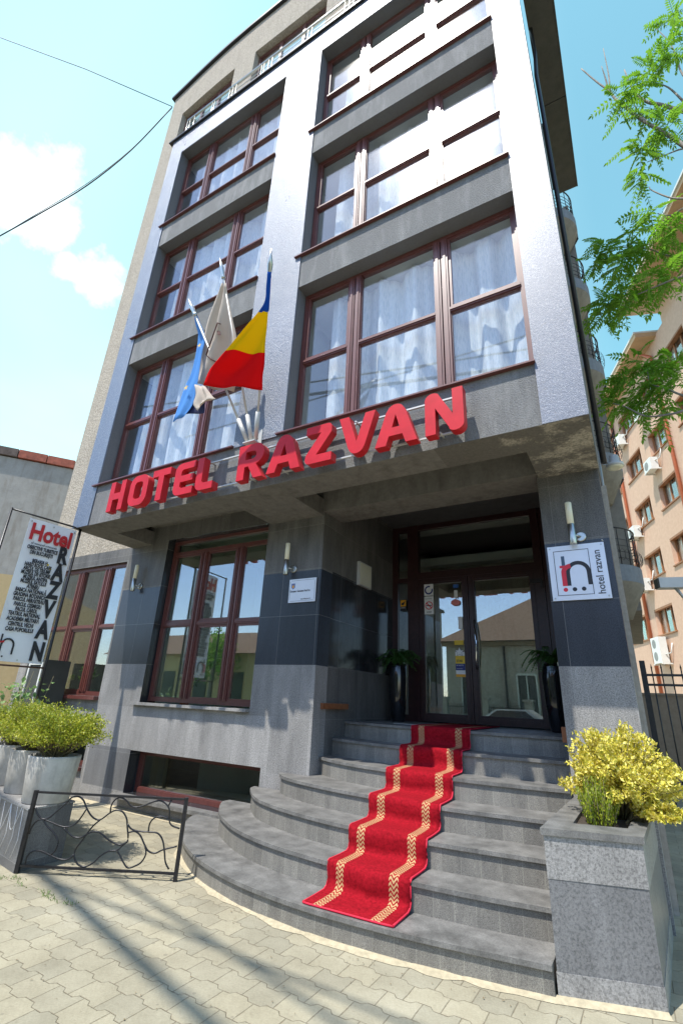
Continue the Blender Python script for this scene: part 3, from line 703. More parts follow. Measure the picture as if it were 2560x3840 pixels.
def bush(name, c, rad, base, label, cat, group, mat, nb, nl, L, W, seed, jit=.2, squash=1.0, lump=.25):
    r = random.Random(seed); c = Vector(c); base = Vector(base)
    t = thing(name, base, label, cat, group)
    st = MB(); lf = MB()
    for i in range(nb):
        d = rnd(r); d.z = abs(d.z)*.9+d.z*.1-.15*r.random(); d.normalize()
        k = 1+lump*(r.random()-.5)*2
        tip = c+Vector((d.x*rad[0], d.y*rad[1], d.z*rad[2]))*k
        mid = base.lerp(tip, .5)+Vector((r.uniform(-.03,.03), r.uniform(-.03,.03), r.uniform(0,.05)))
        st.tube([base+Vector((r.uniform(-.05,.05), r.uniform(-.05,.05), -.02)), mid, tip], [.007,.004,.0015], 4)
        for j in range(nl):
            f = 1-(r.random()**1.6)*.75; p = mid.lerp(tip, f) + rnd(r)*jit*r.random()*.35*rad[0]
            leaf(lf, p, (rnd(r)+d*.7+Vector((0,0,.25))), rnd(r), L*r.uniform(.6,1.25), W*r.uniform(.7,1.2))
    st.build('stem', M['twig'], t); lf.build('foliage', mat, t, merge=False); return t

bush('golden_shrub', (-.24,4.85,1.08), (.32,.38,.33), (-.3,4.85,.86), 'big yellow variegated shrub spilling over the granite planter rim', 'shrub', None, M['lf_yel'], 270, 46, .037, .023, 11, .4, lump=.38)
bush('golden_shrub', (-.02,4.6,.94), (.12,.14,.08), (-.22,4.7,.86), 'low outlying yellow sprigs hanging over the right side of the planter', 'shrub', None, M['lf_yel'], 26, 40, .045, .026, 12, .3)
def conifer(c, h, w, seed, label):
    r = random.Random(seed); t = thing('dwarf_conifer', (c[0], c[1], .86), label, 'shrub'); lf = MB(); st = MB(); c = Vector(c)
    for i in range(60):
        a = r.uniform(0, 6.28); rr_ = w*math.sqrt(r.random()); p0 = c+Vector((rr_*math.cos(a)*.6, rr_*math.sin(a)*.6, 0))
        hh = h*(1-.45*(rr_/w)**2)*r.uniform(.7,1.05); tip = p0+Vector((math.cos(a)*rr_*.5, math.sin(a)*rr_*.5, hh))
        st.tube([p0, tip], [.004,.001], 4)
        for j in range(60):
            f = r.random()**.8; p = p0.lerp(tip, f)+Vector((r.uniform(-.014,.014), r.uniform(-.014,.014), 0))
            leaf(lf, p, Vector((r.uniform(-.5,.5), r.uniform(-.5,.5), 1)), rnd(r), r.uniform(.012,.03), .007)
    st.build('stem', M['twig'], t); lf.build('foliage', M['lf_con'], t, merge=False)
conifer((-.40,4.42,.85), .33, .14, 5, 'small feathery green-yellow conifer at the front of the granite planter')

# ------------------------------------------------------------------ ground
g = MB(); g.face([(-60,-25,0),(60,-25,0),(60,80,0),(-60,80,0)]); tag(g.build('pavement', M['paver']), kind='structure')
g = MB(); g.box(-60,60,-11.5,-3.6,-.3,.004); tag(g.build('road', M['asphalt']), kind='structure')
g = MB(); g.box(-60,60,-3.6,-3.4,-.2,.1); tag(g.build('kerb', M['concrete']), kind='structure')
# sandy mortar line along the first step
sd = MB(); rr = random.Random(2); base = [(p.x, p.y) for p in subsmooth([(*q_, 0) for q_ in CV[0]], 5)]
pts = []
for i, p in enumerate(base):
    a, b = Vector(base[max(i-1,0)]), Vector(base[min(i+1,len(base)-1)]); t = (b-a).normalized(); w = .015+.06*rr.random()
    pts.append((Vector((p[0]-t.y*.02, p[1]+t.x*.02)), Vector((p[0]+t.y*w, p[1]-t.x*w))))
pts.append((Vector((-.7,3.92)), Vector((-.7,3.86)))); pts.append((Vector((-.14,4.11)), Vector((-.12,4.07))))
for (a, b), (c, d) in zip(pts, pts[1:]): sd.face([(a.x,a.y,.022),(b.x,b.y,.003),(d.x,d.y,.003),(c.x,c.y,.022)])
tag(sd.build('mortar_fillet', M['sand']), kind='structure')
sd = MB(); sd.face([(-7.9,5.46,.02),(-7.9,5.33,.003),(-5.2,5.33,.003),(-5.2,5.46,.02)]); tag(sd.build('mortar_edge', M['sand']), kind='structure')
# weeds by the fence foot
wd = MB(); r = random.Random(9)
for i in range(130):
    cx, cy = r.choice([(-5.05,3.06),(-4.85,3.0),(-4.55,3.03),(-4.4,2.98),(-5.2,2.98),(-4.2,3.02)]); p = Vector((cx+r.gauss(0,.05), cy+r.gauss(0,.015), 0))
    leaf(wd, p, Vector((r.gauss(0,.7), r.gauss(0,.7), 1)), rnd(r), r.uniform(.015,.045), .007)
tag(wd.build('weeds', M['lf_grass'], merge=False), 'scattered green weeds in the paving joints before the iron railing', 'weeds', kind='stuff')

# ------------------------------------------------------------------ lettering
def poly_curve(name, loops, depth, mats, parent, origin):
    """extruded 2D outline (x,z) via bmesh fill; loops[0] outer, others holes"""
    bm = bmesh.new()
    fv = []
    for lp in loops:
        vs = [bm.verts.new((x, 0, z)) for x, z in lp]; fv.append(vs)
        for i in range(len(vs)): bm.edges.new((vs[i], vs[(i+1)%len(vs)]))
    bmesh.ops.triangle_fill(bm, use_beauty=True, edges=bm.edges[:], normal=(0,-1,0))
    faces = bm.faces[:]
    for f in faces:
        if f.normal.y > 0: f.normal_flip()
        f.material_index = 0
    for vs in fv:
        back = [bm.verts.new((v.co.x, depth, v.co.z)) for v in vs]
        n = len(vs)
        for i in range(n):
            f = bm.faces.new((vs[i], vs[(i+1)%n], back[(i+1)%n], back[i])); f.material_index = 1
    bmesh.ops.recalc_face_normals(bm, faces=bm.faces[:])
    me = bpy.data.meshes.new(name); bm.to_mesh(me); bm.free()
    for m in mats: me.materials.append(m)
    o = bpy.data.objects.new(name, me); COL.objects.link(o); o.parent = parent; o.location = Vector(origin)-parent.location
    return o
def arc(cx, cz, rx, rz, a0, a1, n=8): return [(cx+rx*math.cos(R(a0+(a1-a0)*i/n)), cz+rz*math.sin(R(a0+(a1-a0)*i/n))) for i in range(n+1)]
W_ = .24
GL = {
 'H': (.82, [[(0,0),(W_,0),(W_,.38),(.58,.38),(.58,0),(.82,0),(.82,1),(.58,1),(.58,.6),(W_,.6),(W_,1),(0,1)]]),
 'O': (.86, [arc(.3,.3,.3,.3,180,270)+arc(.56,.3,.3,.3,270,360)+arc(.56,.7,.3,.3,0,90)+arc(.3,.7,.3,.3,90,180), (arc(.36,.34,.12,.12,180,270)+arc(.5,.34,.12,.12,270,360)+arc(.5,.66,.12,.12,0,90)+arc(.36,.66,.12,.12,90,180))[::-1]]),
 'T': (.78, [[(.27,0),(.51,0),(.51,.78),(.78,.78),(.78,1),(0,1),(0,.78),(.27,.78)]]),
 'E': (.74, [arc(.22,.22,.22,.22,180,270)+[(.74,0),(.74,.21),(.3,.21),(.24,.27),(.24,.4),(.7,.4),(.7,.6),(.24,.6),(.24,.73),(.3,.79),(.74,.79),(.74,1)]+arc(.22,.78,.22,.22,90,180)]),
 'L': (.68, [arc(.22,.22,.22,.22,180,270)+[(.68,0),(.68,.21),(.3,.21),(.24,.27),(.24,1),(0,1)]]),
 'R': (.84, [[(0,0),(W_,0),(W_,.36),(.36,.36),(.56,0),(.84,0),(.60,.40)]+arc(.56,.7,.27,.3,-60,90)+[(0,1)], [(.24,.56),(.24,.79),(.48,.79)]+arc(.48,.675,.11,.115,90,-90)[1:]+[]]),
 'A': (.98, [[(0,0),(.26,0),(.33,.22),(.65,.22),(.72,0),(.98,0)]+[(.72,.82)]+arc(.49,.82,.2,.18,20,160)+[(.26,.82)], [(.40,.42),(.49,.74),(.58,.42)]]),
 'Z': (.76, [arc(.12,.12,.12,.12,180,270)+[(.76,0),(.76,.21),(.32,.21),(.74,.76)]+arc(.62,.88,.12,.12,0,90)+[(0,1),(0,.79),(.44,.79),(.02,.24)]]),
 'V': (.96, [[(.26,.18)]+arc(.48,.18,.2,.18,200,340)+[(.70,.18),(.96,1),(.70,1),(.48,.3),(.26,1),(0,1)]]),
 'N': (.84, [[(0,0),(.23,0),(.23,.62),(.52,.1)]+arc(.66,.16,.18,.16,225,360)+[(.84,1),(.61,1),(.61,.4),(.32,.92)]+arc(.18,.84,.18,.16,45,180)]),
}
sign = thing('hotel_sign_lettering', (-4, 4.1, 4.3), 'raised red block letters reading HOTEL RAZVAN along the fascia', 'sign')
LX = [('H',-6.65,-6.29),('O',-6.17,-5.77),('T',-5.68,-5.31),('E',-5.2,-4.82),('L',-4.77,-4.45),('R',-4.03,-3.61),('A',-3.55,-3.05),('Z',-2.98,-2.62),('V',-2.53,-2.07),('A',-2.07,-1.59),('N',-1.5,-1.1)]
for ch, a, b in LX:
    w, lp = GL[ch]; sx = (b-a)/w
    poly_curve('letter', [[(x*sx, z*.49) for x, z in l] for l in lp], .11, [M['letter'], M['letter_side']], sign, (a, 4.04, 4.125))
for z in (4.2, 4.61):
    t = MB(); t.box(-6.6, -1.15, 4.19, 4.215, z-.009, z+.009); t.build('mounting_rail', M['alu'], sign)
for ch, a, b in LX:
    for z in (4.2, 4.61):
        t = MB(); x = (a+b)/2; t.tube([(x-.08,4.15,z),(x-.08,4.27,z)], .012, 6); t.build('standoff', M['alu'], sign)

def text(body, size, mat, parent, loc, rot, name='lettering', sx=1, bold=0, align='LEFT', ext=.001, shear=0, space=1, label=None):
    cu = bpy.data.curves.new(name, 'FONT'); cu.body = body; cu.size = size; cu.align_x = align; cu.extrude = ext; cu.offset = bold; cu.shear = shear; cu.space_line = space; cu.resolution_u = 3
    tmp = bpy.data.objects.new('tmp', cu); COL.objects.link(tmp)
    me = bpy.data.meshes.new_from_object(tmp.evaluated_get(bpy.context.evaluated_depsgraph_get())); bpy.data.objects.remove(tmp)
    me.materials.clear(); me.materials.append(mat)
    rotm = rot.to_matrix() if hasattr(rot, 'to_matrix') else rot
    me.transform(rotm.to_4x4() @ Matrix.Diagonal((sx, 1, 1, 1)))
    o = bpy.data.objects.new(name, me); COL.objects.link(o); o.parent = parent
    off = Vector((0,0,0)); q_ = parent
    while q_ is not None: off += q_.location; q_ = q_.parent
    o.location = Vector(loc)-off
    return o
from mathutils import Euler
FRONT = Euler((R(90), 0, 0))

# ------------------------------------------------------------------ plaques
p2 = thing('logo_plaque', (-.38, 5.42, 2.95), 'square white plaque with red and black logo reading hotel razvan on the right pillar', 'plaque')
b = MB(); b.box(-.655,-.11,5.425,5.437,2.67,3.255, bev=0); b.build('plate', M['plate'], p2)
b = MB()
for x in (-.63,-.135):
    for z in (2.695,3.23): b.lathe((x,5.425,z), [(.009,0),(.009,.006)], 10, axis='y')
b.build('screw', M['steel'], p2)
ln = MB()
for q_ in ((-.60,-.595,2.72,3.2),(-.265,-.26,2.72,3.2)): ln.box(q_[0],q_[1],5.422,5.4248,q_[2],q_[3])
for z in (2.72,3.195): ln.box(-.595,-.265,5.422,5.4248,z,z+.005)
ln.build('printed_border', M['black'], p2)
def strip(pts, w, y, mat, nm, par):
    mb = MB(); L_ = []; 
    for i, p in enumerate(pts):
        a, c = Vector(pts[max(i-1,0)]), Vector(pts[min(i+1,len(pts)-1)]); t = (c-a).normalized(); n = Vector((-t.y, t.x)); L_.append((Vector(p)+n*w/2, Vector(p)-n*w/2))
    for (a, b_), (c, d) in zip(L_, L_[1:]): mb.face([(b_.x,y,b_.y),(d.x,y,d.y),(c.x,y,c.y),(a.x,y,a.y)])
    return mb.build(nm, mat, par)
def logo(x, z, s, y, par):
    blk = [(x+.30*s, z)]+[(x+.30*s, z+.35*s)]+arc(x+.60*s, z+.42*s, .30*s, .30*s, 170, 0, 12)+[(x+.90*s, z)]
    strip(blk, .12*s, y, M['black'], 'logo_arch', par)
    strip([(x+.20*s, z+.62*s), (x+.20*s, z+.97*s)], .1*s, y-.0006, M['slate'], 'logo_stem', par)
    strip([(x+.18*s, z)]+[(x+.18*s, z+.4*s)]+arc(x+.42*s, z+.44*s, .24*s, .2*s, 175, 95, 6), .14*s, y-.001, M['red_print'], 'logo_hook', par)
    strip([(x+.08*s, z+.62*s),(x+.34*s,z+.62*s)], .08*s, y-.0014, M['red_print'], 'logo_bar', par)
    for i, mm in enumerate(('red_print','black','black')):
        mb = MB(); n = 20; mb.face([(x+(.18+.26*i)*s+.065*s*math.cos(2*math.pi*k/n), y, z-.12*s+.065*s*math.sin(2*math.pi*k/n)) for k in range(n)]); mb.build('logo_dot', M[mm], par)
logo(-.58, 2.82, .33, 5.4235, p2)
text('hotel razvan', .098, M['black'], p2, (-.158, 5.423, 2.715), Matrix(((0,-1,0),(0,0,-1),(1,0,0))), sx=.95, bold=.0006)

p1 = thing('name_plaque', (-3.86, 5.42, 3), 'small white plaque reading European Guarantee Fund with blue crest on the middle pillar', 'plaque')
b = MB(); b.box(-4.09,-3.64,5.425,5.436,2.85,3.18); b.build('plate', M['plate'], p1)
ln = MB()
for z in (2.868,3.158): ln.box(-4.06,-3.67,5.4235,5.4248,z,z+.003)
for x in (-4.073,-3.66): ln.box(x,x+.003,5.4235,5.4248,2.885,3.145)
ln.build('printed_border', M['black'], p1)
b = MB(); b.face([(-4.05,5.4238,3.12),(-4.05,5.4238,3.06),(-4.02,5.4238,3.035),(-3.99,5.4238,3.06),(-3.99,5.4238,3.12)]); b.build('crest', M['skyblue'], p1)
b = MB(); b.face([(-4.04,5.4232,3.11),(-4.035,5.4232,3.06),(-4.02,5.4232,3.05),(-4.005,5.4232,3.06),(-4.0,5.4232,3.11),(-4.01,5.4232,3.08),(-4.02,5.4232,3.115),(-4.03,5.4232,3.08)]); b.build('crest_bird', M['amber'], p1)
text('European  Guarantee Fund S.A.', .042, M['black'], p1, (-4.065, 5.4235, 2.995), FRONT, sx=.63, bold=.0004)
text('Calea Călărași Nr.159', .024, M['black'], p1, (-3.88, 5.4235, 2.885), FRONT, sx=.72)

# light box on the porch wall and marks on it
lbx = thing('light_box', (-3.55, 6.7, 3.5), 'flat white switched-off light box fixed to the left porch wall', 'light box')
b = MB(); b.box(-3.598,-3.55,6.5,6.91,3.31,3.69); b.build('housing', M['alu'], lbx)
b = MB(); b.box(-3.55,-3.545,6.52,6.89,3.33,3.67); b.build('front_panel', M['opal'], lbx)

# wall lamps
def wall_lamp(x, label):
    t = thing('wall_lamp', (x, P, 3.3), label, 'lamp', 'tube wall lamps on the pillars')
    b = MB(); b.lathe((x+.07,P-.001,3.34), [(.055,0),(.055,.015),(.045,.02)], 20, axis='y'); b.build('wall_plate', M['steel'], t)
    b = MB(); b.tube([(x+.07,P-.02,3.34),(x+.02,P-.09,3.34)], .011, 8); b.build('arm', M['steel'], t)
    b = MB(); b.lathe((x,P-.1,3.24), [(.034,0),(.036,.005),(.036,.22),(.034,.222)], 20); b.build('tube', M['steel'], t)
    b = MB(); b.lathe((x,P-.1,3.462), [(.034,0),(.034,.24),(.028,.25)], 20); b.build('shade', M['opal'], t)
wall_lamp(-7.45, 'tube wall lamp on the left pillar beside the side window')
wall_lamp(-4.12, 'tube wall lamp above the small plaque on the middle pillar')
wall_lamp(-.385, 'tube wall lamp above the square logo plaque on the right pillar')

# door stickers
def sticker(name, x0, x1, z0, z1, mat, label, y=None, rnd_=False):
    y = D-.004 if y is None else y
    b = MB()
    if rnd_: n = 24; b.face([((x0+x1)/2+(x1-x0)/2*math.cos(2*math.pi*k/n), y, (z0+z1)/2+(z1-z0)/2*math.sin(2*math.pi*k/n)) for k in range(n)])
    else: b.face([(x0,y,z0),(x1,y,z0),(x1,y,z1),(x0,y,z1)])
    t = thing(name, ((x0+x1)/2, y, z0), label, 'sticker'); b.build('backing', mat, t); return t
y = D-.01
t = sticker('sticker', -3.0,-2.83,3.36,3.56, M['paper'], 'white sticker with dark blue ring at the top left of the door glass', y)
r_ = MB(); n=28
for k in range(n-4):
    a, b_ = 2*math.pi*k/n+1.2, 2*math.pi*(k+1)/n+1.2; cx, cz = -2.915,3.455
    r_.face([(cx+.05*math.cos(a),y-.001,cz+.05*math.sin(a)),(cx+.05*math.cos(b_),y-.001,cz+.05*math.sin(b_)),(cx+.075*math.cos(b_),y-.001,cz+.075*math.sin(b_)),(cx+.075*math.cos(a),y-.001,cz+.075*math.sin(a))])
r_.build('printed_ring', M['navy'], t)
t = sticker('no_smoking_sticker', -3.0,-2.83,3.04,3.345, M['paper'], 'white no smoking sticker with red prohibition ring on the door glass', y)
r_ = MB(); cx, cz = -2.915,3.19
for k in range(n):
    a, b_ = 2*math.pi*k/n, 2*math.pi*(k+1)/n
    r_.face([(cx+.055*math.cos(a),y-.001,cz+.055*math.sin(a)),(cx+.055*math.cos(b_),y-.001,cz+.055*math.sin(b_)),(cx+.07*math.cos(b_),y-.001,cz+.07*math.sin(b_)),(cx+.07*math.cos(a),y-.001,cz+.07*math.sin(a))])
r_.face([(cx-.045,y-.0014,cz+.033),(cx-.033,y-.0014,cz+.045),(cx+.045,y-.0014,cz-.033),(cx+.033,y-.0014,cz-.045)])
r_.build('printed_ring', M['red_print'], t)
r_ = MB(); r_.face([(cx-.045,y-.0012,cz-.008),(cx+.045,y-.0012,cz-.008),(cx+.045,y-.0012,cz+.008),(cx-.045,y-.0012,cz+.008)]); r_.build('printed_cigarette', M['black'], t)
text('Fumatul interzis', .022, M['black'], t, (-2.99,y-.001,3.30), FRONT, sx=.9); text('0219643', .026, M['black'], t, (-2.955,y-.001,3.07), FRONT, sx=.9, bold=.0006)
t = sticker('camera_sticker', -3.45,-3.33,3.12,3.32, M['black'], 'amber and black surveillance sticker on the narrow side pane', y)
r_ = MB(); r_.face([(-3.44,y-.001,3.2),(-3.34,y-.001,3.2),(-3.34,y-.001,3.31),(-3.44,y-.001,3.31)]); r_.build('printed_panel', M['amber'], t)
r_ = MB(); r_.face([(-3.43,y-.0015,3.225),(-3.38,y-.0015,3.22),(-3.35,y-.0015,3.29),(-3.42,y-.0015,3.26)]); r_.build('printed_camera', M['black'], t)
text('ATENTIE', .026, M['paper'], t, (-3.435,y-.001,3.165), FRONT, sx=.8)
t = sticker('loyalty_sticker', -2.49,-2.34,2.04,2.42, M['paper'], 'yellow and navy STAR sticker with a white star on the left door leaf', y)
for z0_, z1_, mm in ((2.24,2.36,'yellow'),(2.14,2.24,'navy'),(2.04,2.08,'amber')):
    r_ = MB(); r_.face([(-2.49,y-.001,z0_),(-2.34,y-.001,z0_),(-2.34,y-.001,z1_),(-2.49,y-.001,z1_)]); r_.build('printed_panel', M[mm], t)
for rad_, mm, yy_ in ((.085,'black',.0015),(.075,'paper',.002)):
    r_ = MB(); cx, cz = -2.42,2.42; pts = []
    for k in range(10): a = math.pi/2+k*math.pi/5; rr_ = rad_*(1 if k%2==0 else .42); pts.append((cx+rr_*math.cos(a), y-yy_, cz+rr_*math.sin(a)))
    for k in range(10): r_.face([(cx,y-yy_,cz), pts[k], pts[(k+1)%10]])
    r_.build('printed_star', M[mm], t)
text('STAR', .05, M['black'], t, (-2.475,y-.0015,2.265), FRONT, sx=.85, bold=.001); text('5% PUNCTE', .024, M['paper'], t, (-2.48,y-.0015,2.205), FRONT, sx=.9); text('www.startb.ro', .018, M['paper'], t, (-2.478,y-.0015,2.16), FRONT, sx=.9)
t = sticker('rating_sticker', -2.5,-2.35,2.53,2.6, M['yellow'], 'small yellow rating sticker above the star sticker', y)
t = sticker('oval_sticker', -2.53,-2.37,3.16,3.27, M['pink'], 'oval salmon pink sticker high on the left door leaf', y, True)
t = sticker('card_sticker', -2.47,-2.41,3.29,3.42, M['paper'], 'small grey card-machine sticker above the oval sticker', y)
t = sticker('blue_sticker', -2.48,-2.39,3.46,3.52, M['skyblue'], 'tiny dark blue sticker at the top of the left door leaf', y)
t = sticker('notice_sticker', -2.42,-2.35,2.78,2.98, M['paper'], 'pale paper notice on the left door leaf beside the handle stile', y)
# round lobby mirror seen through the right leaf
rm_ = MB(); n = 40; rm_.face([(-1.75+.42*math.cos(2*math.pi*k/n), 9.3, 3.0+.5*math.sin(2*math.pi*k/n)) for k in range(n)])
tag(rm_.build('lobby_screen', M['opal']), 'round cream disc inside the lobby seen through the right door leaf', 'mirror')

# tall vases with ferns
def vase(x, y, label, seed):
    t = thing('tall_vase', (x, y, LZ), label, 'vase', 'black vases flanking the door')
    b = MB(); b.lathe((x,y,LZ), [(.085,0),(.10,.02),(.135,.35),(.15,.65),(.135,.80),(.125,.84),(.11,.84),(.11,.8)], 28); b.build('body', M['blk_gloss'], t)
    f = thing('potted_fern', (x, y, LZ+.8), label.replace('tall glossy black vase', 'arching green fern in the black vase'), 'fern', 'ferns in the black vases')
    lf = MB(); r = random.Random(seed)
    for i in range(40):
        a = r.uniform(0, 6.28); out = r.uniform(.18,.40); hgt = r.uniform(.10,.28); drop = r.uniform(0,.25)
        pts = [Vector((x+math.cos(a)*out*s_, y+math.sin(a)*out*s_, LZ+.82+hgt*math.sin(s_*2.2)-drop*s_*s_)) for s_ in [q/10 for q in range(11)]]
        lf.tube(pts, [.003]*11, 4)
        for k in range(1, 11):
            dd = (pts[k]-pts[k-1]).normalized(); sd_ = dd.cross(Vector((0,0,1))).normalized()
            for s_ in (-1, 1):
                for o2 in (0,.5):
                    leaf(lf, pts[k-1].lerp(pts[k], o2), sd_*s_+dd*.5, Vector((0,0,1)), .085*(1-.6*k/10), .028)
    lf.build('fronds', M['lf_fern'], f, merge=False)
vase(-3.27, 7.35, 'tall glossy black vase at the left side of the entrance door', 1)
vase(-.98, 7.25, 'tall glossy black vase at the right side of the entrance door', 2)
bn = thing('metal_bin', (-.77,6.9,LZ), 'slim dark bin with chrome rim tucked behind the right pillar', 'bin')
b = MB(); b.box(-.84,-.68,6.75,6.95,LZ,LZ+.78); b.build('body', M['dark_int'], bn)
b = MB(); b.box(-.85,-.675,6.74,6.96,LZ+.78,LZ+.82); b.build('rim', M['chrome'], bn)
b = MB(); b.box(-3.60,-3.54,5.62,6.28,1.5,1.57); b.box(-3.54,-3.538,5.68,5.72,1.515,1.555); tag(b.build('wall_rail', M['woodblock']), 'short varnished wooden rail on the left porch wall', 'rail')
b = MB(); b.box(-.74,-.685,5.6,5.66,1.32,1.46); tag(b.build('wood_block', M['woodblock']), 'small wooden block at the right pillar edge by the top step', 'block')
b = MB(); b.box(-3.0,-2.62,6.6,6.63,LZ,LZ+.006); tag(b.build('floor_strip', M['alu']), 'thin metal strip on the landing left of the carpet', 'strip')

# measured outlines in metres
FENCE = [[(0.03, 0.309), (0.039, 0.369), (0.071, 0.415), (0.126, 0.431), (0.216, 0.41), (0.334, 0.38), (0.427, 0.397), (0.478, 0.455), (0.523, 0.541)], [(0.03, 0.525), (0.061, 0.476), (0.118, 0.436), (0.18, 0.447), (0.243, 0.506), (0.317, 0.577)], [(0.317, 0.577), (0.358, 0.625), (0.422, 0.633), (0.476, 0.601), (0.524, 0.535), (0.592, 0.471), (0.668, 0.452), (0.741, 0.505), (0.8, 0.536), (0.867, 0.527), (0.917, 0.474), (0.938, 0.408), (0.966, 0.3), (0.922, 0.266), (0.871, 0.264), (0.788, 0.293), (0.699, 0.343), (0.632, 0.354), (0.573, 0.332), (0.516, 0.302), (0.436, 0.31), (0.335, 0.377)], [(0.751, 0.517), (0.751, 0.579), (0.78, 0.626), (0.83, 0.642), (0.887, 0.619), (0.934, 0.581), (0.989, 0.569), (1.065, 0.587), (1.138, 0.618), (1.214, 0.633), (1.279, 0.602), (1.313, 0.558), (1.323, 0.486), (1.353, 0.437), (1.435, 0.413)], [(1.317, 0.643), (1.299, 0.597)], [(1.145, 0.373), (1.145, 0.439), (1.176, 0.485), (1.237, 0.504), (1.318, 0.488)], [(0.933, 0.43), (0.987, 0.388), (1.067, 0.375), (1.158, 0.374), (1.237, 0.366), (1.291, 0.314), (1.323, 0.23), (1.347, 0.146), (1.389, 0.09)], [(0.954, 0.359), (1.016, 0.373), (1.074, 0.343), (1.126, 0.275), (1.174, 0.223), (1.24, 0.21), (1.311, 0.24), (1.433, 0.272)], [(1.134, 0.264), (1.155, 0.201), (1.127, 0.136), (1.071, 0.102), (1.011, 0.086), (0.966, 0.119), (0.915, 0.18), (0.883, 0.211)], [(0.968, 0.295), (0.925, 0.255), (0.882, 0.216), (0.807, 0.207), (0.74, 0.167), (0.677, 0.106), (0.608, 0.077), (0.541, 0.095), (0.495, 0.151), (0.498, 0.215), (0.554, 0.304), (0.61, 0.394), (0.669, 0.45)], [(0.126, 0.428), (0.186, 0.376), (0.265, 0.324), (0.314, 0.261), (0.311, 0.197), (0.278, 0.155)], [(0.058, 0.075), (0.061, 0.133), (0.1, 0.174), (0.175, 0.18), (0.272, 0.152), (0.368, 0.125), (0.444, 0.128), (0.491, 0.167)]]
P3T = (-3.03, 3.1, 6.61)
P2T = (-4.24, 3.35, 7.38)
P1T = (-4.9, 3.45, 7.03)
P3W = [(-3.13, 3.22, 6.4), (-3.22, 3.34, 6.2), (-3.28, 3.43, 6.04)]
RO = [((-3.11, 3.17, 6.34), (-3.08, 3.2, 6.35)), ((-3.14, 3.21, 6.17), (-3.13, 3.27, 6.22)), ((-3.18, 3.26, 6.0), (-3.19, 3.35, 6.08)), ((-3.29, 3.29, 5.91), (-3.25, 3.41, 5.99)), ((-3.47, 3.32, 5.82), (-3.31, 3.49, 5.86)), ((-3.74, 3.38, 5.71), (-3.38, 3.57, 5.71)), ((-3.88, 3.41, 5.65), (-3.43, 3.64, 5.61)), ((-4.04, 3.44, 5.58), (-3.48, 3.71, 5.48)), ((-4.2, 3.48, 5.51), (-3.54, 3.77, 5.37)), ((-4.32, 3.52, 5.34), (-3.59, 3.85, 5.24))]
WH = [((-4.23, 3.45, 6.98), (-4.16, 3.47, 6.97)), ((-4.35, 3.51, 6.86), (-4.15, 3.53, 6.78)), ((-4.47, 3.56, 6.71), (-4.11, 3.58, 6.57)), ((-4.59, 3.62, 6.55), (-4.07, 3.64, 6.35)), ((-4.7, 3.69, 6.38), (-4.04, 3.7, 6.15)), ((-4.82, 3.75, 6.19), (-4.05, 3.77, 5.91)), ((-4.93, 3.82, 5.99), (-4.08, 3.85, 5.67)), ((-5.05, 3.87, 5.85), (-4.16, 3.92, 5.44))]
WH2 = [((-4.67, 3.66, 5.56), (-4.44, 3.66, 5.45)), ((-4.6, 3.66, 5.37), (-4.25, 3.66, 5.22)), ((-4.62, 3.66, 5.23), (-4.19, 3.66, 5.18)), ((-4.51, 3.66, 5.09), (-4.45, 3.66, 5.24))]
EU = [((-4.84, 3.57, 6.77), (-4.77, 3.56, 6.75)), ((-4.83, 3.62, 6.63), (-4.72, 3.61, 6.6)), ((-4.8, 3.67, 6.48), (-4.65, 3.68, 6.39)), ((-4.8, 3.69, 6.18), (-4.67, 3.69, 6.09)), ((-4.82, 3.69, 5.82), (-4.65, 3.69, 5.72)), ((-4.9, 3.69, 5.62), (-4.65, 3.69, 5.45)), ((-4.95, 3.69, 5.37), (-4.67, 3.69, 5.24)), ((-5.01, 3.69, 5.07), (-4.8, 3.69, 5.1))]
EU2 = [((-4.8, 3.74, 5.44), (-4.52, 3.74, 5.33)), ((-4.84, 3.74, 5.26), (-4.47, 3.74, 5.15)), ((-4.86, 3.74, 5.18), (-4.47, 3.74, 5.09))]
EMB = [(-4.24, 3.56, 6.35), (-4.29, 3.55, 6.39), (-4.59, 3.7, 6.06), (-4.51, 3.72, 5.98), (-4.41, 3.73, 5.9), (-4.29, 3.6, 6.25)]
STR = [(-4.77, 3.61, 5.51), (-4.66, 3.61, 6.19)]
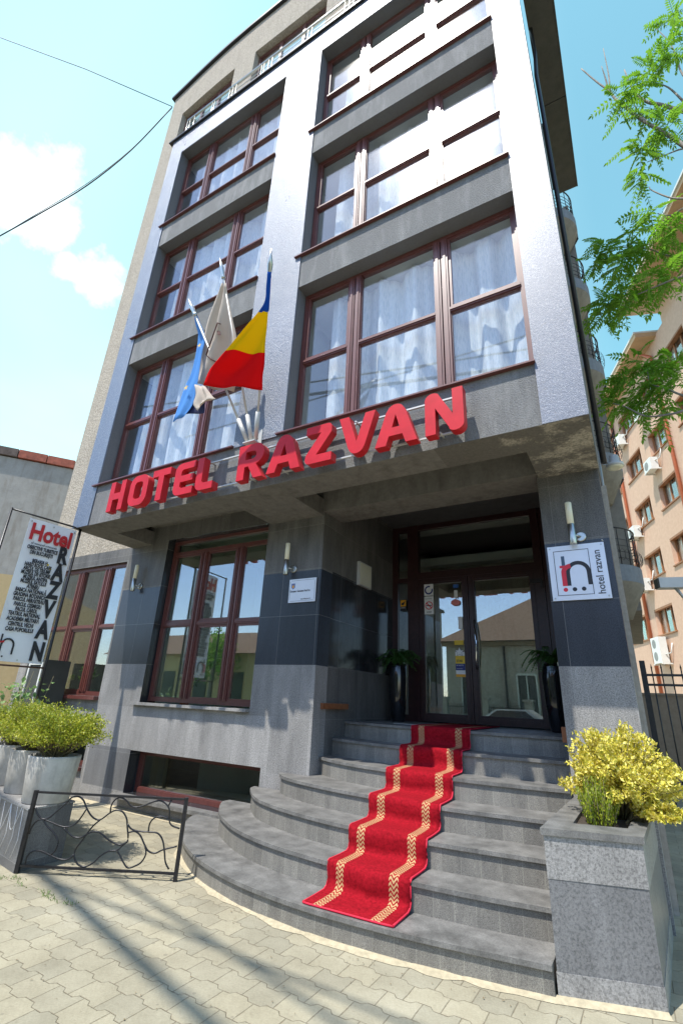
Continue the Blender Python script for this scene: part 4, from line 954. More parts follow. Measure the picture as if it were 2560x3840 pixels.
BR = [[(2.54, 8.2, 11.08), (2.24, 8.23, 11.76), (2.11, 8.26, 12.17), (1.87, 8.29, 12.78), (1.68, 8.32, 13.32), (1.58, 8.35, 13.69), (1.45, 8.38, 14.15), (1.38, 8.41, 14.58), (1.26, 8.44, 14.97), (1.14, 8.47, 15.39), (0.98, 8.5, 15.98)], [(2.81, 8.4, 12.39), (2.46, 8.45, 12.96), (2.17, 8.5, 13.52), (1.99, 8.55, 13.85), (1.85, 8.6, 14.37), (1.82, 8.65, 14.79), (1.8, 8.7, 15.48)], [(1.39, 8.4, 14.49), (1.45, 8.45, 15.19), (1.49, 8.5, 16.28)], [(1.37, 8.4, 14.66), (1.36, 8.35, 15.0), (1.34, 8.3, 15.35)], [(2.95, 8.6, 13.01), (2.71, 8.65, 14.3), (2.73, 8.7, 14.96), (2.71, 8.75, 15.73), (2.58, 8.8, 16.55)], [(1.87, 8.3, 12.8), (1.79, 8.35, 13.25), (1.73, 8.4, 13.76)], [(2.53, 8.5, 13.31), (2.43, 8.55, 13.87), (2.33, 8.6, 14.22), (2.15, 8.65, 14.54)], [(2.61, 8.2, 11.45), (2.23, 8.25, 11.7), (2.02, 8.3, 11.79), (1.67, 8.35, 11.87)], [(2.31, 8.0, 9.97), (1.96, 8.05, 10.25), (1.78, 8.1, 10.47), (1.58, 8.15, 10.86), (1.57, 8.2, 11.03)], [(2.19, 8.2, 8.83), (1.77, 8.25, 9.14), (1.55, 8.3, 9.36), (1.3, 8.35, 9.73), (0.94, 8.4, 10.01), (0.73, 8.45, 10.16)], [(2.47, 8.2, 10.29), (1.97, 8.25, 10.24), (1.78, 8.3, 10.23), (1.61, 8.35, 10.45)], [(2.1, 8.0, 8.47), (1.65, 8.05, 8.55), (1.42, 8.1, 8.58), (1.19, 8.15, 8.59), (0.96, 8.2, 8.61), (0.75, 8.25, 8.83)], [(1.59, 7.8, 5.98), (1.17, 7.85, 5.9), (0.96, 7.9, 5.92), (0.7, 7.95, 6.0), (0.46, 8.0, 6.28), (0.3, 8.05, 6.42)], [(1.59, 7.9, 5.9), (1.23, 7.95, 6.22), (1.05, 8.0, 6.44), (0.87, 8.05, 6.63), (0.88, 8.1, 6.95)]]
CL = [(2.0, 8.2, 14.21, 0.57), (1.98, 8.2, 13.12, 0.49), (1.54, 8.2, 13.81, 0.37), (2.08, 8.2, 12.41, 0.41), (1.68, 8.2, 12.2, 0.45), (1.52, 8.2, 11.41, 0.28), (2.42, 8.2, 14.4, 0.49), (2.73, 8.2, 15.52, 0.37), (1.6, 8.2, 10.39, 0.37), (1.77, 8.2, 9.83, 0.37), (1.09, 8.2, 9.79, 0.49), (0.67, 8.2, 9.92, 0.24), (0.49, 8.2, 9.67, 0.2), (0.88, 8.2, 9.35, 0.37), (1.4, 8.2, 9.61, 0.45), (1.69, 8.2, 9.34, 0.41), (0.57, 8.2, 8.66, 0.33), (0.87, 8.2, 8.83, 0.37), (1.21, 8.2, 8.86, 0.37), (1.51, 8.2, 8.71, 0.37), (0.38, 8.2, 8.33, 0.16), (0.75, 8.2, 8.47, 0.24), (0.97, 8.2, 6.96, 0.41), (1.16, 8.2, 6.64, 0.41), (0.76, 8.2, 7.22, 0.33), (0.58, 8.2, 6.92, 0.28), (0.7, 8.2, 6.44, 0.37), (1.03, 8.2, 6.26, 0.33), (0.36, 8.2, 6.5, 0.2), (1.28, 8.2, 7.02, 0.33), (0.86, 8.2, 6.65, 0.33)]

# ------------------------------------------------------------------ banner on its iron frame
u_ = Vector((.11,.994,0)); nrm_ = Vector((.994,-.11,0)); PF = Vector((-7.72,4.28,0)); BW, BT, BB = .72, 4.05, 1.92
bn = thing('banner_sign', (PF.x, PF.y, 0), 'tall white vinyl banner in an iron frame headed Hotel, listing tourist sights', 'banner')
fr = MB()
fr.tube([PF+u_*.05, PF+u_*.05+Vector((0,0,4.12))], .022, 8); fr.tube([PF-u_*1.0, PF-u_*1.0+Vector((0,0,4.12))], .018, 8)
fr.tube([PF+u_*.05+Vector((0,0,4.10)), PF-u_*1.0+Vector((0,0,4.10))], .014, 6)
fr.build('frame', M['iron'], bn)
f2_ = MB(); f2_.tube([PF+u_*.04+Vector((0,0,1.87)), PF-u_*1.0+Vector((0,0,1.87))], .014, 6); pass
f2_.build('cross_bar', M['iron_rust'], bn)
def bpt(a, z, off=0): return PF+u_*(a-BW)+Vector((0,0,z))+nrm_*off
vy = MB(); NX, NZ = 12, 30
def wav(i, j): return .006*math.sin(i*.9+j*.35)*(1 if 0 < i < NX else .3)+.01*math.sin(j*.5)*math.sin(math.pi*i/NX)*(.3+.7*(1-j/NZ)*(1-j/NZ)) 
for i in range(NX):
    for j in range(NZ):
        pp = [bpt(BW*a/NX, BB+(BT-BB)*b/NZ, wav(a, b)-.008) for a, b in ((i,j),(i+1,j),(i+1,j+1),(i,j+1))]
        vy.face(pp, smooth=True)
vo = vy.build('vinyl_sheet', M['vinyl'], bn)
bmat = Matrix((( u_.x, 0, nrm_.x), (u_.y, 0, nrm_.y), (0, 1, 0)))
def btext(s, size, a, fr_, mat, sx=.66, bold=.002, align='CENTER', shear=0):
    text(s, size, mat, vo, bpt(a, BT-(BT-BB)*fr_, .012), bmat, sx=sx, bold=bold, align=align, shear=shear)
btext('Hotel', .36, .36, .15, M['print_red2'], .76, .013)
btext('vă recomandă urmatoarele', .046, .29, .185, M['black'], .75, .0004, shear=.3)
for s, q_, ctr in (('OBIECTIVE TURISTICE',.222,.29),('DIN BUCUREȘTI',.256,.29),('BERARIA H',.315,.30),('HARD ROCK CAFE',.345,.29),('ARCUL DE TRIUMF',.375,.29),('MUZEUL DE ISTORIE',.405,.29),('MUZEUL ANTIPA',.437,.30),('MUZEUL SATULUI',.467,.29),('ATENEU',.498,.30),('BANCA NAȚIONALĂ',.53,.29),('GRĂDINA BOTANICĂ',.562,.29),('PARCUL HERĂSTRĂU',.595,.30),('PARCUL CIȘMIGIU',.63,.30),('PACUL CAROL',.663,.30),('TEATRUL NAȚIONAL',.695,.29),('ACADEMIA MILITARĂ',.73,.29),('CENTRUL VECHI',.765,.28),('CASA POPORULUI',.80,.28)):
    btext(s, .079, ctr, q_, M['black'], .58, .0034)
for ch, q_ in zip('RAZVAN', (.275,.405,.54,.68,.825,.975)): btext(ch, .365, .60, q_, M['black'], .66, .017)
a0 = [bpt(.57+.035+.035*math.cos(R(t_)), BT-(BT-BB)*.277-.022*abs(math.sin(R(t_)))-.006, .012) for t_ in range(180, 361, 20)]
br_ = MB(); br_.tube(a0, .006, 4); br_.build('breve_mark', M['black'], vo)
for a_, q_ in ((.42,.31),(.47,.337)):
    sm_ = MB(); n = 14; sm_.face([bpt(a_+.016*math.cos(2*math.pi*k/n), BT-(BT-BB)*q_+.016*math.sin(2*math.pi*k/n), .012) for k in range(n)]); sm_.build('smiley_dot', M['yellow'], vo)
def bstrip(pts, w, mat, nm, off):
    mb = MB(); L_ = []
    for i, p in enumerate(pts):
        a, c = Vector(pts[max(i-1,0)]), Vector(pts[min(i+1,len(pts)-1)]); t = (c-a).normalized(); n = Vector((-t.y, t.x)); L_.append((Vector(p)+n*w/2, Vector(p)-n*w/2))
    for (a, b_), (c, d) in zip(L_, L_[1:]): mb.face([bpt(b_.x,b_.y,off), bpt(d.x,d.y,off), bpt(c.x,c.y,off), bpt(a.x,a.y,off)])
    return mb.build(nm, mat, vo)
z_ = BB+.1; bstrip([(.10,z_),(.10,z_+.1)]+arc(.18,z_+.12,.08,.09,170,0,8)+[(.26,z_)], .025, M['black'], 'logo_arch', .012)
bstrip([(.085,z_+.17),(.085,z_+.27)], .022, M['black'], 'logo_stem', .012); bstrip([(.05,z_),(.05,z_+.15),(.13,z_+.17)], .03, M['print_red2'], 'logo_hook', .0124)
for i in range(3):
    mb = MB(); n = 12; mb.face([bpt(.05+.05*i+.012*math.cos(2*math.pi*k/n), z_-.035+.012*math.sin(2*math.pi*k/n), .012) for k in range(n)]); mb.build('logo_dot', M['black'], vo)
gm = MB()
for a_ in (.03,.36,.69):
    for z in (BT-.05, BB+.03):
        p = bpt(a_, z, .013); gm.obox(p, u_*.009, Vector((0,0,.009)), nrm_*.002)
gm.build('eyelet', M['steel'], vo)

# ------------------------------------------------------------------ low granite planter box with pots
lp = thing('low_planter_wall', (-5.8,3.4,0), 'low dark polished granite plinth under the concrete pots at the left edge', 'plinth')
b = MB(); b.prism([(-5.22,3.12),(-5.26,3.60),(-8.6,4.1),(-8.6,3.66)], 0, .5); b.build('body', M['g_base'], lp)
b = MB(); b.prism([(-5.21,3.11),(-5.25,3.61),(-8.6,4.11),(-8.6,3.65)], .5, .515); b.build('top_slab', M['g_light'], lp)
sl_ = MB(); r = random.Random(4)
for (a, b_, s_) in ((-5.35,-5.62,.2),(-5.62,-5.95,.26),(-5.95,-6.3,.2)):
    pts = [(a+(b_-a)*t_/8, 3.105+(-5.22-(a+(b_-a)*t_/8))*.162+.0, .5-s_*math.sin(math.pi*t_/8)) for t_ in range(9)]; sl_.tube(pts, .003, 4)
for x in (-5.31,-5.45,-5.62,-5.8,-5.95): yv = 3.105+(-5.22-x)*.162; sl_.tube([(x,yv,.5),(x+.03,yv,.25),(x-.02,yv,.1)], .0025, 4)
tag(sl_.build('string_lights', M['paper']), 'thin pale string light cable draped over the front of the dark plinth', 'string lights')
def pot(x, y, r0, label, seed, bl):
    t = thing('concrete_pot', (x,y,.515), label, 'pot', 'round concrete pots on the plinth')
    b = MB(); b.lathe((x,y,.515), [(r0*.80,0),(r0*.86,.012),(r0*1.0,.41),(r0*1.0,.425),(r0*.93,.43),(r0*.9,.38)], 40); b.build('body', M['concrete'], t)
    s_ = MB(); s_.lathe((x,y,.88), [(r0*.9,0),(r0*.88,.008)], 24); s_.build('soil', M['soil'], t)
    bush('box_shrub', (x,y+.02,1.13), (r0*1.5,r0*1.35,.23), (x,y,.89), bl, 'shrub', 'clipped shrubs in the concrete pots', M['lf_box'], 260, 52, .026, .016, seed, .6, lump=.34)
pot(-5.44,3.40,.25, 'pale round concrete pot on the plinth nearest the iron railing', 21, 'dense green-yellow shrub in the concrete pot nearest the railing')
pot(-6.08,3.55,.25, 'round concrete pot with dark cracks, second from the railing', 22, 'dense shrub in the cracked second concrete pot')
pot(-6.70,3.66,.25, 'shaded round concrete pot cut by the left picture edge', 23, 'shrub at the far left picture edge in the third pot')
# broad-leaved plant behind pots
t = thing('leafy_plant', (-8.3,4.25,0), 'broad-leaved green plant behind the pots under the banner', 'plant'); lf = MB(); st = MB(); r = random.Random(31)
for i in range(34):
    bx, by = -8.3+r.uniform(-.5,.6), 4.25+r.uniform(-.15,.15); tip = Vector((bx+r.uniform(-.25,.25), by+r.uniform(-.15,.15), r.uniform(1.2,1.85)))
    st.tube([(bx,by,0),(bx,by,.9),tip], [.008,.006,.002], 4)
    for j in range(13): leaf(lf, Vector((bx,by,.9)).lerp(tip, r.random())+rnd(r)*.05, rnd(r)+Vector((.3,-.5,-.1)), Vector((0,0,1)), r.uniform(.07,.12), r.uniform(.05,.075), .15)
st.build('stem', M['twig'], t); lf.build('foliage', M['lf_big'], t, merge=False)

# ------------------------------------------------------------------ wrought iron railing panel
FA, FB = Vector((-5.2,3.14,0)), Vector((-3.94,3.88,0)); fu = (FB-FA).normalized(); FLn = (FB-FA).length
ft = thing('iron_railing', FA, 'low black wrought iron railing with swirling bars between plinth and steps', 'railing')
def fp(a, z): return FA+fu*a+Vector((0,0,z))
fn = Vector((fu.y,-fu.x,0))
for a in (0, FLn): b = MB(); b.obox(fp(a,.335), fu*.016, fn*.016, Vector((0,0,.335))); b.build('post', M['iron'], ft)
for z in (.06,.655): b = MB(); b.obox(fp(FLn/2,z), fu*(FLn/2-.016), fn*.011, Vector((0,0,.009))); b.build('rail', M['iron'], ft)
b = MB()
for cv in FENCE:
    P3_ = [fp(a,z) for a, z in cv]; b.tube(subsmooth(P3_, 4) if len(P3_) > 2 else P3_, .0075, 6)
b.build('swirl_bars', M['iron'], ft)

# ------------------------------------------------------------------ flags
bk = thing('flag_bracket', (-3.98,4.25,4.75), 'white steel bracket holding three flagpoles above the letter R', 'bracket')
b = MB(); b.box(-4.1,-3.86,4.235,4.249,4.70,4.95); b.box(-4.08,-3.88,4.12,4.236,4.73,4.745); b.build('plate', M['alu'], bk)
b = MB()
for p, q_ in ([(Vector(a_), Vector(a_)+(Vector(c_)-Vector(a_)).normalized()*.36) for a_, c_ in (((-4.04,4.17,4.77),P1T),((-3.97,4.17,4.77),P2T),((-3.90,4.17,4.77),P3T))]): b.tube([p, q_], .03, 10)
b.build('socket', M['alu'], bk)
def flagpole(t, p, q_):
    p, q_ = Vector(p), Vector(q_); d = (q_-p).normalized(); b = MB(); b.tube([p, q_-d*.32], .015, 10); b.build('pole', M['alu'], t)
    b = MB(); b.tube([q_-d*.34, q_-d*.32, q_-d*.30, q_-d*.27, q_-d*.18, q_], [.02,.034,.024,.026,.034,.002], 12); b.build('finial', M['steel'], t)
def sheet(rows, n, folds, amp, ph=0):
    mb = MB(); G = []
    for j, (l, r_) in enumerate(rows):
        l, r_ = Vector(l), Vector(r_); wd_ = (r_-l).length
        G.append([l.lerp(r_, i/n)+Vector((0,-1,0))*amp*math.sin(i/n*math.pi*folds+ph+j*.25)*min(1, wd_*2)*math.sin(math.pi*i/n) for i in range(n+1)])
    for a, b_ in zip(G, G[1:]):
        for i in range(n): mb.face([a[i], a[i+1], b_[i+1], b_[i]], 0, smooth=True)
    return mb
def refine(rows, k=3):
    L_ = subsmooth([r_[0] for r_ in rows], k); R_ = subsmooth([r_[1] for r_ in rows], k); return list(zip(L_, R_))
def cloth_part(rows, n, folds, amp, nm, mat, par, ph=0, k=3):
    o = sheet(refine(rows, k), n, folds, amp, ph).build(nm, mat, par); m_ = o.modifiers.new('t', 'SOLIDIFY'); m_.thickness = .003; return o
t = thing('national_flag', (-3.9,4.17,4.77), 'blue, yellow and red tricolour flag hanging from the right pole', 'flag', 'flags over the entrance'); flagpole(t, (-3.90,4.17,4.77), P3T)
sh_ = sheet(refine(RO, 4), 18, 2.3, .05, .4)
for fi in range(len(sh_.m)): rw = fi//18; sh_.m[fi] = 0 if rw < 12 else (1 if rw < 24 else 2)
o_ = sh_.build('cloth', [M['fl_blue'], M['fl_yel'], M['fl_red']], t); m_ = o_.modifiers.new('t', 'SOLIDIFY'); m_.thickness = .003
b = MB(); b.tube([*P3W], [.022,.026,.02], 8); b.build('wrapped_cloth', M['fl_blue'], t)
t = thing('ivory_flag', (-3.97,4.17,4.77), 'ivory flag with brown printed outline hanging from the middle pole', 'flag', 'flags over the entrance'); flagpole(t, (-3.97,4.17,4.77), P2T)
cloth_part(WH, 18, 3.2, .07, 'ivory_cloth', M['fl_white'], t); cloth_part(WH2, 12, 3, .04, 'lower_fold', M['fl_white'], t)
mb = MB(); mb.tube(EMB[:5], .009, 4); mb.build('printed_outline', M['fl_brown'], t)
mb = MB(); mb.obox(EMB[5], (.028,0,-.012), (0,.004,0), (-.015,0,.04)); mb.build('printed_block', M['fl_brown'], t)
t = thing('blue_flag', (-4.04,4.17,4.77), 'sky blue flag with gold stars hanging from the left pole', 'flag', 'flags over the entrance'); flagpole(t, (-4.04,4.17,4.77), P1T)
cloth_part(EU, 12, 2, .035, 'blue_cloth', M['fl_eu'], t)
cloth_part(EU2, 8, 1, .03, 'dark_fold', plain('flag_deep_navy', (.015,.02,.08), .8), t)
mb = MB()
for c_, s_ in ((STR[0], .05), (STR[1], .045)):
    c_ = Vector(c_); pts = [c_+Vector((s_*(1 if k%2==0 else .4)*math.cos(math.pi/2+k*math.pi/5), 0, s_*(1 if k%2==0 else .4)*math.sin(math.pi/2+k*math.pi/5))) for k in range(10)]
    for k in range(10): mb.face([c_, pts[k], pts[(k+1)%10]])
mb.build('gold_star', M['fl_gold'], t)

# ------------------------------------------------------------------ right flank: eave slab, pipe, floodlight
b = MB()
for a, c_ in ((3.2,7.7),(7.72,9.96)): b.box(.02,.50,a,c_,14.05,14.2); b.box(.50,.52,a,c_,14.04,14.24)
b.box(XR,.03,8.2,9.9,14.2,14.3)
tag(b.build('eave_slab', M['slab_dark'], hotel))
b = MB(); b.tube([(.06,6.2,14.1),(.06,6.2,13.2),(.02,6.2,12.6),(.02,6.2,4.5)], .035, 8); b.build('downpipe', M['iron'], hotel)
b = MB(); b.box(-.10,.0,5.96,6.02,0,4.1); b.build('pillar_edge_trim', M['sidewall'], hotel)
fl_ = thing('floodlight', (.16,8,5.3), 'round grey industrial floodlight on a bracket beside the right pillar', 'floodlight')
b = MB(); b.lathe((.17,8,5.24), [(.02,.20),(.07,.19),(.075,.08),(.125,.05),(.13,0),(.115,-.005)], 24, cap=False); b.build('housing', M['alu'], fl_)
b = MB(); b.lathe((.17,8,5.243), [(.118,0),(.11,-.02),(.06,-.028)], 24); b.build('lens', M['opal'], fl_)
b = MB(); b.tube([(-.06,8,5.34),(.10,8,5.34)], .018, 8); b.build('arm', M['alu'], fl_)
b = MB(); b.tube([(-.03,7.9,5.3),(-.035,7.0,4.2),(-.04,6.4,3.45)], .014, 6); b.tube([(-.05,6.3,3.42),(-.02,6.3,3.36),(-.12,5.4,3.27)], .006, 5); tag(b.build('conduit', M['alu']), 'pale cable conduit running down beside the logo plaque', 'conduit')

# rear tower with round balconies
tower = thing('rear_tower', (0,14,0), 'brownish side tower with stacked round balconies behind the right corner', 'building')
b = MB(); b.box(-.12,.30,13.35,20,3.9,17.6); b.box(-.3,-.12,13.35,16,0,3.9); b.build('wall', M['tower'], tower)
names = ['topmost', 'second', 'third', 'fourth', 'lowest']
for i, zb in enumerate((16.0,13.1,10.2,7.3,4.4)):
    cx, cy, rad = -.5, 13.05, .93
    arc_ = lambda r_, n_=22: [(cx+r_*math.cos(R(-150+ 180*k/n_)), cy+r_*math.sin(R(-150+180*k/n_))) for k in range(n_+1)]
    fb = MB(); o_ = arc_(rad); fb.prism(o_+[(cx+rad,13.4),(cx-rad*.8,13.4)], zb, zb+.38)
    bo = fb.build('balcony', M['balc'], tower)
    cone = MB(); lo = [(cx+.62*rad*math.cos(R(-150+180*k/22)), 13.15+.3*rad*math.sin(R(-150+180*k/22))) for k in range(23)]
    for k in range(22):
        cone.face([(*o_[k+1],zb-.001),(*o_[k],zb-.001),(*lo[k],zb-.75),(*lo[k+1],zb-.75)], smooth=True)
    cone.face([(*o_[22],zb-.001),(*lo[22],zb-.75),(lo[22][0],13.4,zb-.75),(cx+rad,13.4,zb-.001)]); cone.face([(p[0],p[1],zb-.75) for p in lo][::-1]+[(lo[0][0],13.4,zb-.75)][:0])
    cone.build('balcony_underside', M['tower'], bo)
    rl = MB(); ro = arc_(rad-.04)
    for z in (1.28, 1.0,.85,.70,.55): rl.tube([(*p,zb+z) for p in ro]+[(cx+rad-.04,13.35,zb+z)], .02 if z > 1.2 else .008, 5)
    for k in range(0, 23, 2): rl.tube([(*ro[k],zb+.38),(*ro[k],zb+1.28)], .011, 5)
    if i >= 2:
        for k in range(10, 23, 1):
            c_ = Vector((ro[k][0]+.05, ro[k][1]-.02, zb+.62)); rl.tube([c_+Vector((.05*math.cos(a_),0,.14*math.sin(a_))) for a_ in [j*math.pi/4 for j in range(9)]], .005, 4)
    rl.build('railing', M['iron'], bo)

# ------------------------------------------------------------------ yard gate, wall, alley
gt = thing('yard_gate', (.1,10.9,0), 'black barred iron gate closing the side alley at right', 'gate')
for x in (.04,2.3): b = MB(); b.box(x,x+.09,10.85,10.95,0,2.55); b.build('post', M['iron'], gt)
b = MB()
for z in (.15,2.13,2.30): b.box(.13,2.3,10.88,10.92,z-.02,z+.02)
b.build('rail', M['iron'], gt)
b = MB()
for i in range(14): x = .22+.15*i; b.tube([(x,10.9,.1),(x,10.9,2.42)], .012, 6); b.tube([(x,10.9,2.42),(x,10.9,2.5)], [.018,.001], 6)
b.build('bar', M['iron'], gt)
b = MB(); b.box(-.1,6,14.0,14.2,0,2.05); b.box(-.12,6.02,13.97,14.23,2.05,2.1); tag(b.build('yard_wall', M['brownwall']), 'low brown yard wall behind the black gate', 'wall')

# ------------------------------------------------------------------ salmon apartment building
O0 = Vector((1.88,28.3,0)); ot = Vector((.34,-.94,0)); on = Vector((-.94,-.34,0))
ob = thing('apartment_building', (O0.x,O0.y,0), 'salmon apartment building with brown windows behind the alley at right', 'building')
def op(s_, z, d=0): return O0+ot*s_+Vector((0,0,z))+on*d
def obox(mb, s0, s1, z0, z1, d0, d1, m=0): mb.obox(op((s0+s1)/2,(z0+z1)/2,(d0+d1)/2), ot*((s1-s0)/2), on*((d1-d0)/2), Vector((0,0,(z1-z0)/2)), m)
cols = [(-13.0,-10.9),(-9.3,-7.3),(-5.4,-3.2),(-2.0,.08),(1.18,3.25),(4.35,6.4),(7.5,9.6)]
lev = [5.47,8.35,11.2,14.12,16.95]
w = MB(); ss = sorted({-14.0, 12.0, *[a for c_ in cols for a in c_]}); zz = sorted({0, 19.6, *[a for l_ in lev for a in (l_, l_+1.32)]})
hs = [(c_[0],c_[1],l_,l_+1.32) for c_ in cols for l_ in lev]
for i in range(len(ss)-1):
    for j in range(len(zz)-1):
        a, b_, c_, d = ss[i], ss[i+1], zz[j], zz[j+1]; cx, cz = (a+b_)/2, (c_+d)/2
        if any(h[0] < cx < h[1] and h[2] < cz < h[3] for h in hs): continue
        w.face([op(a,c_), op(b_,c_), op(b_,d), op(a,d)])
for h in hs:
    a, b_, c_, d = h
    w.face([op(a,c_),op(a,d),op(a,d,-.28),op(a,c_,-.28)]); w.face([op(b_,d),op(b_,c_),op(b_,c_,-.28),op(b_,d,-.28)]); w.face([op(a,d),op(b_,d),op(b_,d,-.28),op(a,d,-.28)]); w.face([op(b_,c_),op(a,c_),op(a,c_,-.28),op(b_,c_,-.28)])
obox(w, -14, 12, 0, 19.6, -.5, -9)
w.build('wall', M['orange'], ob)
for h in hs:
    a, b_, c_, d = h; f_ = MB()
    for q_ in ((a,a+.07,c_,d),(b_-.07,b_,c_,d),(a+.07,b_-.07,d-.07,d),(a+.07,b_-.07,c_,c_+.07),((a*2+b_)/3-.05,(a*2+b_)/3+.05,c_+.07,d-.07),((a+2*b_)/3-.05,(a+2*b_)/3+.05,c_+.07,d-.07)): obox(f_, q_[0],q_[1],q_[2],q_[3], -.27,-.2)
    obox(f_, a-.06, b_+.06, c_-.07, c_-.005, -.1, .07); obox(f_, a, b_, d-.1, d-.002, -.19, -.004)
    wo = f_.build('window', M['win_brown'], ob)
    g = MB(); obox(g, a, b_, c_, d, -.25, -.24); g.build('pane', M['glass'], wo)
    g = MB(); x = a+.07; obox(g, x, x+(b_-a)*.28, c_, d, -.36, -.34); g.build('curtain', M['curtain'], wo)
cu_ = MB(); obox(cu_, -13.9, 11.9, .1, 19.5, -.48, -.46); cu_.build('room_darkness', M['dark_int'], ob)
rf = MB(); obox(rf, -14.5, 4.2, 19.5, 19.75, -9, .95); obox(rf, -14.5, 4.2, 19.75, 19.85, -9, 1.0, 1); obox(rf, 4.2, 12, 20.9, 21.1, -9, 1.5); obox(rf, 4.2, 12, 21.1, 21.2, -9, 1.56, 1); rf.build('roof_eave', [M['eave_tan'], M['white_int']], ob)
ur = MB(); obox(ur, 4.6, 12, 19.6, 20.9, -.2, -8); ur.build('upper_wall', M['orange'], ob)
gp = MB()
for s_, top in ((-2.75,19.3),(3.42,19.3),(9.9,19.3)): gp.tube([op(s_,0.2,.1), op(s_,top-.9,.1), op(s_,top-.5,.1), op(s_-.4,top+.1,.6)], .085, 8)
gp.build('downpipe', M['gutter'], ob)
def acu(s0, z0, label, big=False):
    t = thing('air_conditioner', op(s0,z0,.2), label, 'air conditioner', 'air conditioners on the salmon wall'); wd_, h_ = (.82,.6) if not big else (.95,1.25)
    b = MB(); obox(b, s0, s0+wd_, z0, z0+h_, .12, .47); b.build('casing', M['ac'], t)
    b = MB()
    for k in range(2 if big else 1):
        zc = z0+h_*(.5 if not big else (.27+.48*k)); c0 = op(s0+wd_*.38, zc, .475); n = 20; rr_ = .22; b.face([c0+ot*(rr_*math.cos(2*math.pi*j/n))*-1+Vector((0,0,rr_*math.sin(2*math.pi*j/n))) for j in range(n)])
    b.build('fan_grille', M['ac_dk'], t)
    b = MB(); obox(b, s0, s0+.05, z0-.06, z0, 0, .5); obox(b, s0+wd_-.05, s0+wd_, z0-.06, z0, 0, .5); b.build('bracket', M['ac'], t)
    b = MB(); b.tube([op(s0+wd_,z0+.4,.25), op(s0+wd_+.25,z0+.45,.1), op(s0+wd_+.4,z0+.9,.04)], .03, 5); b.build('hose', M['ac'], t)
acu(-1.95,16.35, 'white air conditioner highest on the salmon wall beside the pipe')
acu(1.15,13.2, 'white air conditioner below the upper right window of the salmon wall')
acu(-2.25,10.75, 'white air conditioner half way down the salmon wall')
acu(-2.3,7.8, 'lower white air conditioner under a middle window of the salmon wall')
acu(1.2,16.3, 'white air conditioner hidden among the tree leaves near the eave')
acu(-1.95,4.05, 'large double-fan white air conditioner above the gate', True)
t = thing('security_camera', (.9,9.5,4.5), 'grey street camera housing poking in at the right picture edge', 'camera')
dvec = Vector((-.86,-.3,0)).normalized()
b = MB(); b.obox((.70,9.6,3.68),(.20,.05,0),(-.03,.09,0),(0,0,.085)); b.build('housing', M['alu'], t)
b = MB(); b.obox((.495,9.55,3.68),(.015,.004,0),(-.025,.08,0),(0,0,.075)); b.build('lens_hood', M['dark_int'], t)
b = MB(); b.tube([(.75,9.6,3.6),(.82,9.6,3.45),(1.2,9.7,3.45)], .03, 8); b.build('arm', M['alu'], t)
# ------------------------------------------------------------------ neighbour at left
nb = thing('neighbour_house', (-13,7,0), 'old grey rendered house with terracotta roof edge at the left', 'house')
a = Vector((-11.6,5.97,0)); dd = Vector((-.59,-.81,0)).normalized(); nn = Vector((.81,-.59,0)).normalized()
def npnt(s_, z, d=0): return a+dd*s_+nn*d+Vector((0,0,z))
def nbox(mb, s0, s1, z0, z1, d0, d1, m=0): mb.obox(npnt((s0+s1)/2,(z0+z1)/2,(d0+d1)/2), dd*((s1-s0)/2), nn*((d1-d0)/2), Vector((0,0,(z1-z0)/2)), m)
w = MB(); nbox(w, 0, 5.5, 3.95, 6.78, -3, 0); nbox(w, 0, 5.5, 0, 3.95, -3, 0.002, 1); w.build('wall', [M['nbr'], M['nbr_y']], nb)
tl_ = MB(); r = random.Random(5)
for i in range(7):
    s0 = .02+i*.62; nbox(tl_, s0, s0+.6, 6.78+.03*r.random(), 6.98+.03*r.random(), -3, .07, 0 if i in (0,1,4,6) else 1)
tl_.build('roof_tile', [M['tile'], M['tile_old']], nb)
vt = MB(); p_ = npnt(1.95,7.0,-.1); vt.tube([p_+dd*-.12, p_+dd*.12], .1, 12); tag(vt.build('roof_vent', M['tile_old'], nb))
# yellow shed behind banner
b = MB(); b.box(-9.3,-8.75,4.9,5.35,0,2.05); tag(b.build('notice_cabinet', M['dark_int']), 'dark cabinet with white frame behind the leafy plant under the banner', 'cabinet')
b = MB(); 
for q_ in ((-9.22,-9.18,1.2,2.0),(-8.84,-8.8,1.2,2.0),(-9.18,-8.84,1.96,2.0)): b.box(q_[0],q_[1],4.885,4.899,q_[2],q_[3])
o_ = bpy.data.objects['notice_cabinet']; b.build('frame', M['white_int'], o_)

# plants on the inside sill of the side window
def spider(x, y, z, label, n_, L_, seed, mat):
    t = thing('window_plant', (x,y,z), label, 'plant'); r = random.Random(seed); b = MB(); b.lathe((x,y,z), [(.06,0),(.09,.14),(.095,.15)], 16); b.build('pot', M['terracotta'], t); lf = MB()
    for i in range(n_):
        a = r.uniform(0,6.28); o2 = r.uniform(.5,1)*L_
        pts = [Vector((x+math.cos(a)*o2*s_*.6, y+math.sin(a)*o2*s_*.4, z+.14+L_*math.sin(s_*2.4)*.9*r.uniform(.95,1.0))) for s_ in (0,.25,.5,.75,1)]
        lf.tube(pts, [.006,.008,.007,.004,.001], 3)
        if mat != 'lf_grass':
            for p in pts[1:]: leaf(lf, p, rnd(r), Vector((0,0,1)), .11, .055)
    lf.build('foliage', M[mat], t, merge=False)
spider(-9.55,5.85,1.42, 'spider plant behind the left pane of the side window', 26, .34, 1, 'lf_grass')
spider(-8.95,5.85,1.42, 'broad-leaved pot plant behind the middle pane of the side window', 16, .45, 2, 'lf_big')
spider(-8.2,5.85,1.42, 'small plant in a terracotta pot behind the right pane of the side window', 10, .2, 3, 'lf_grass')
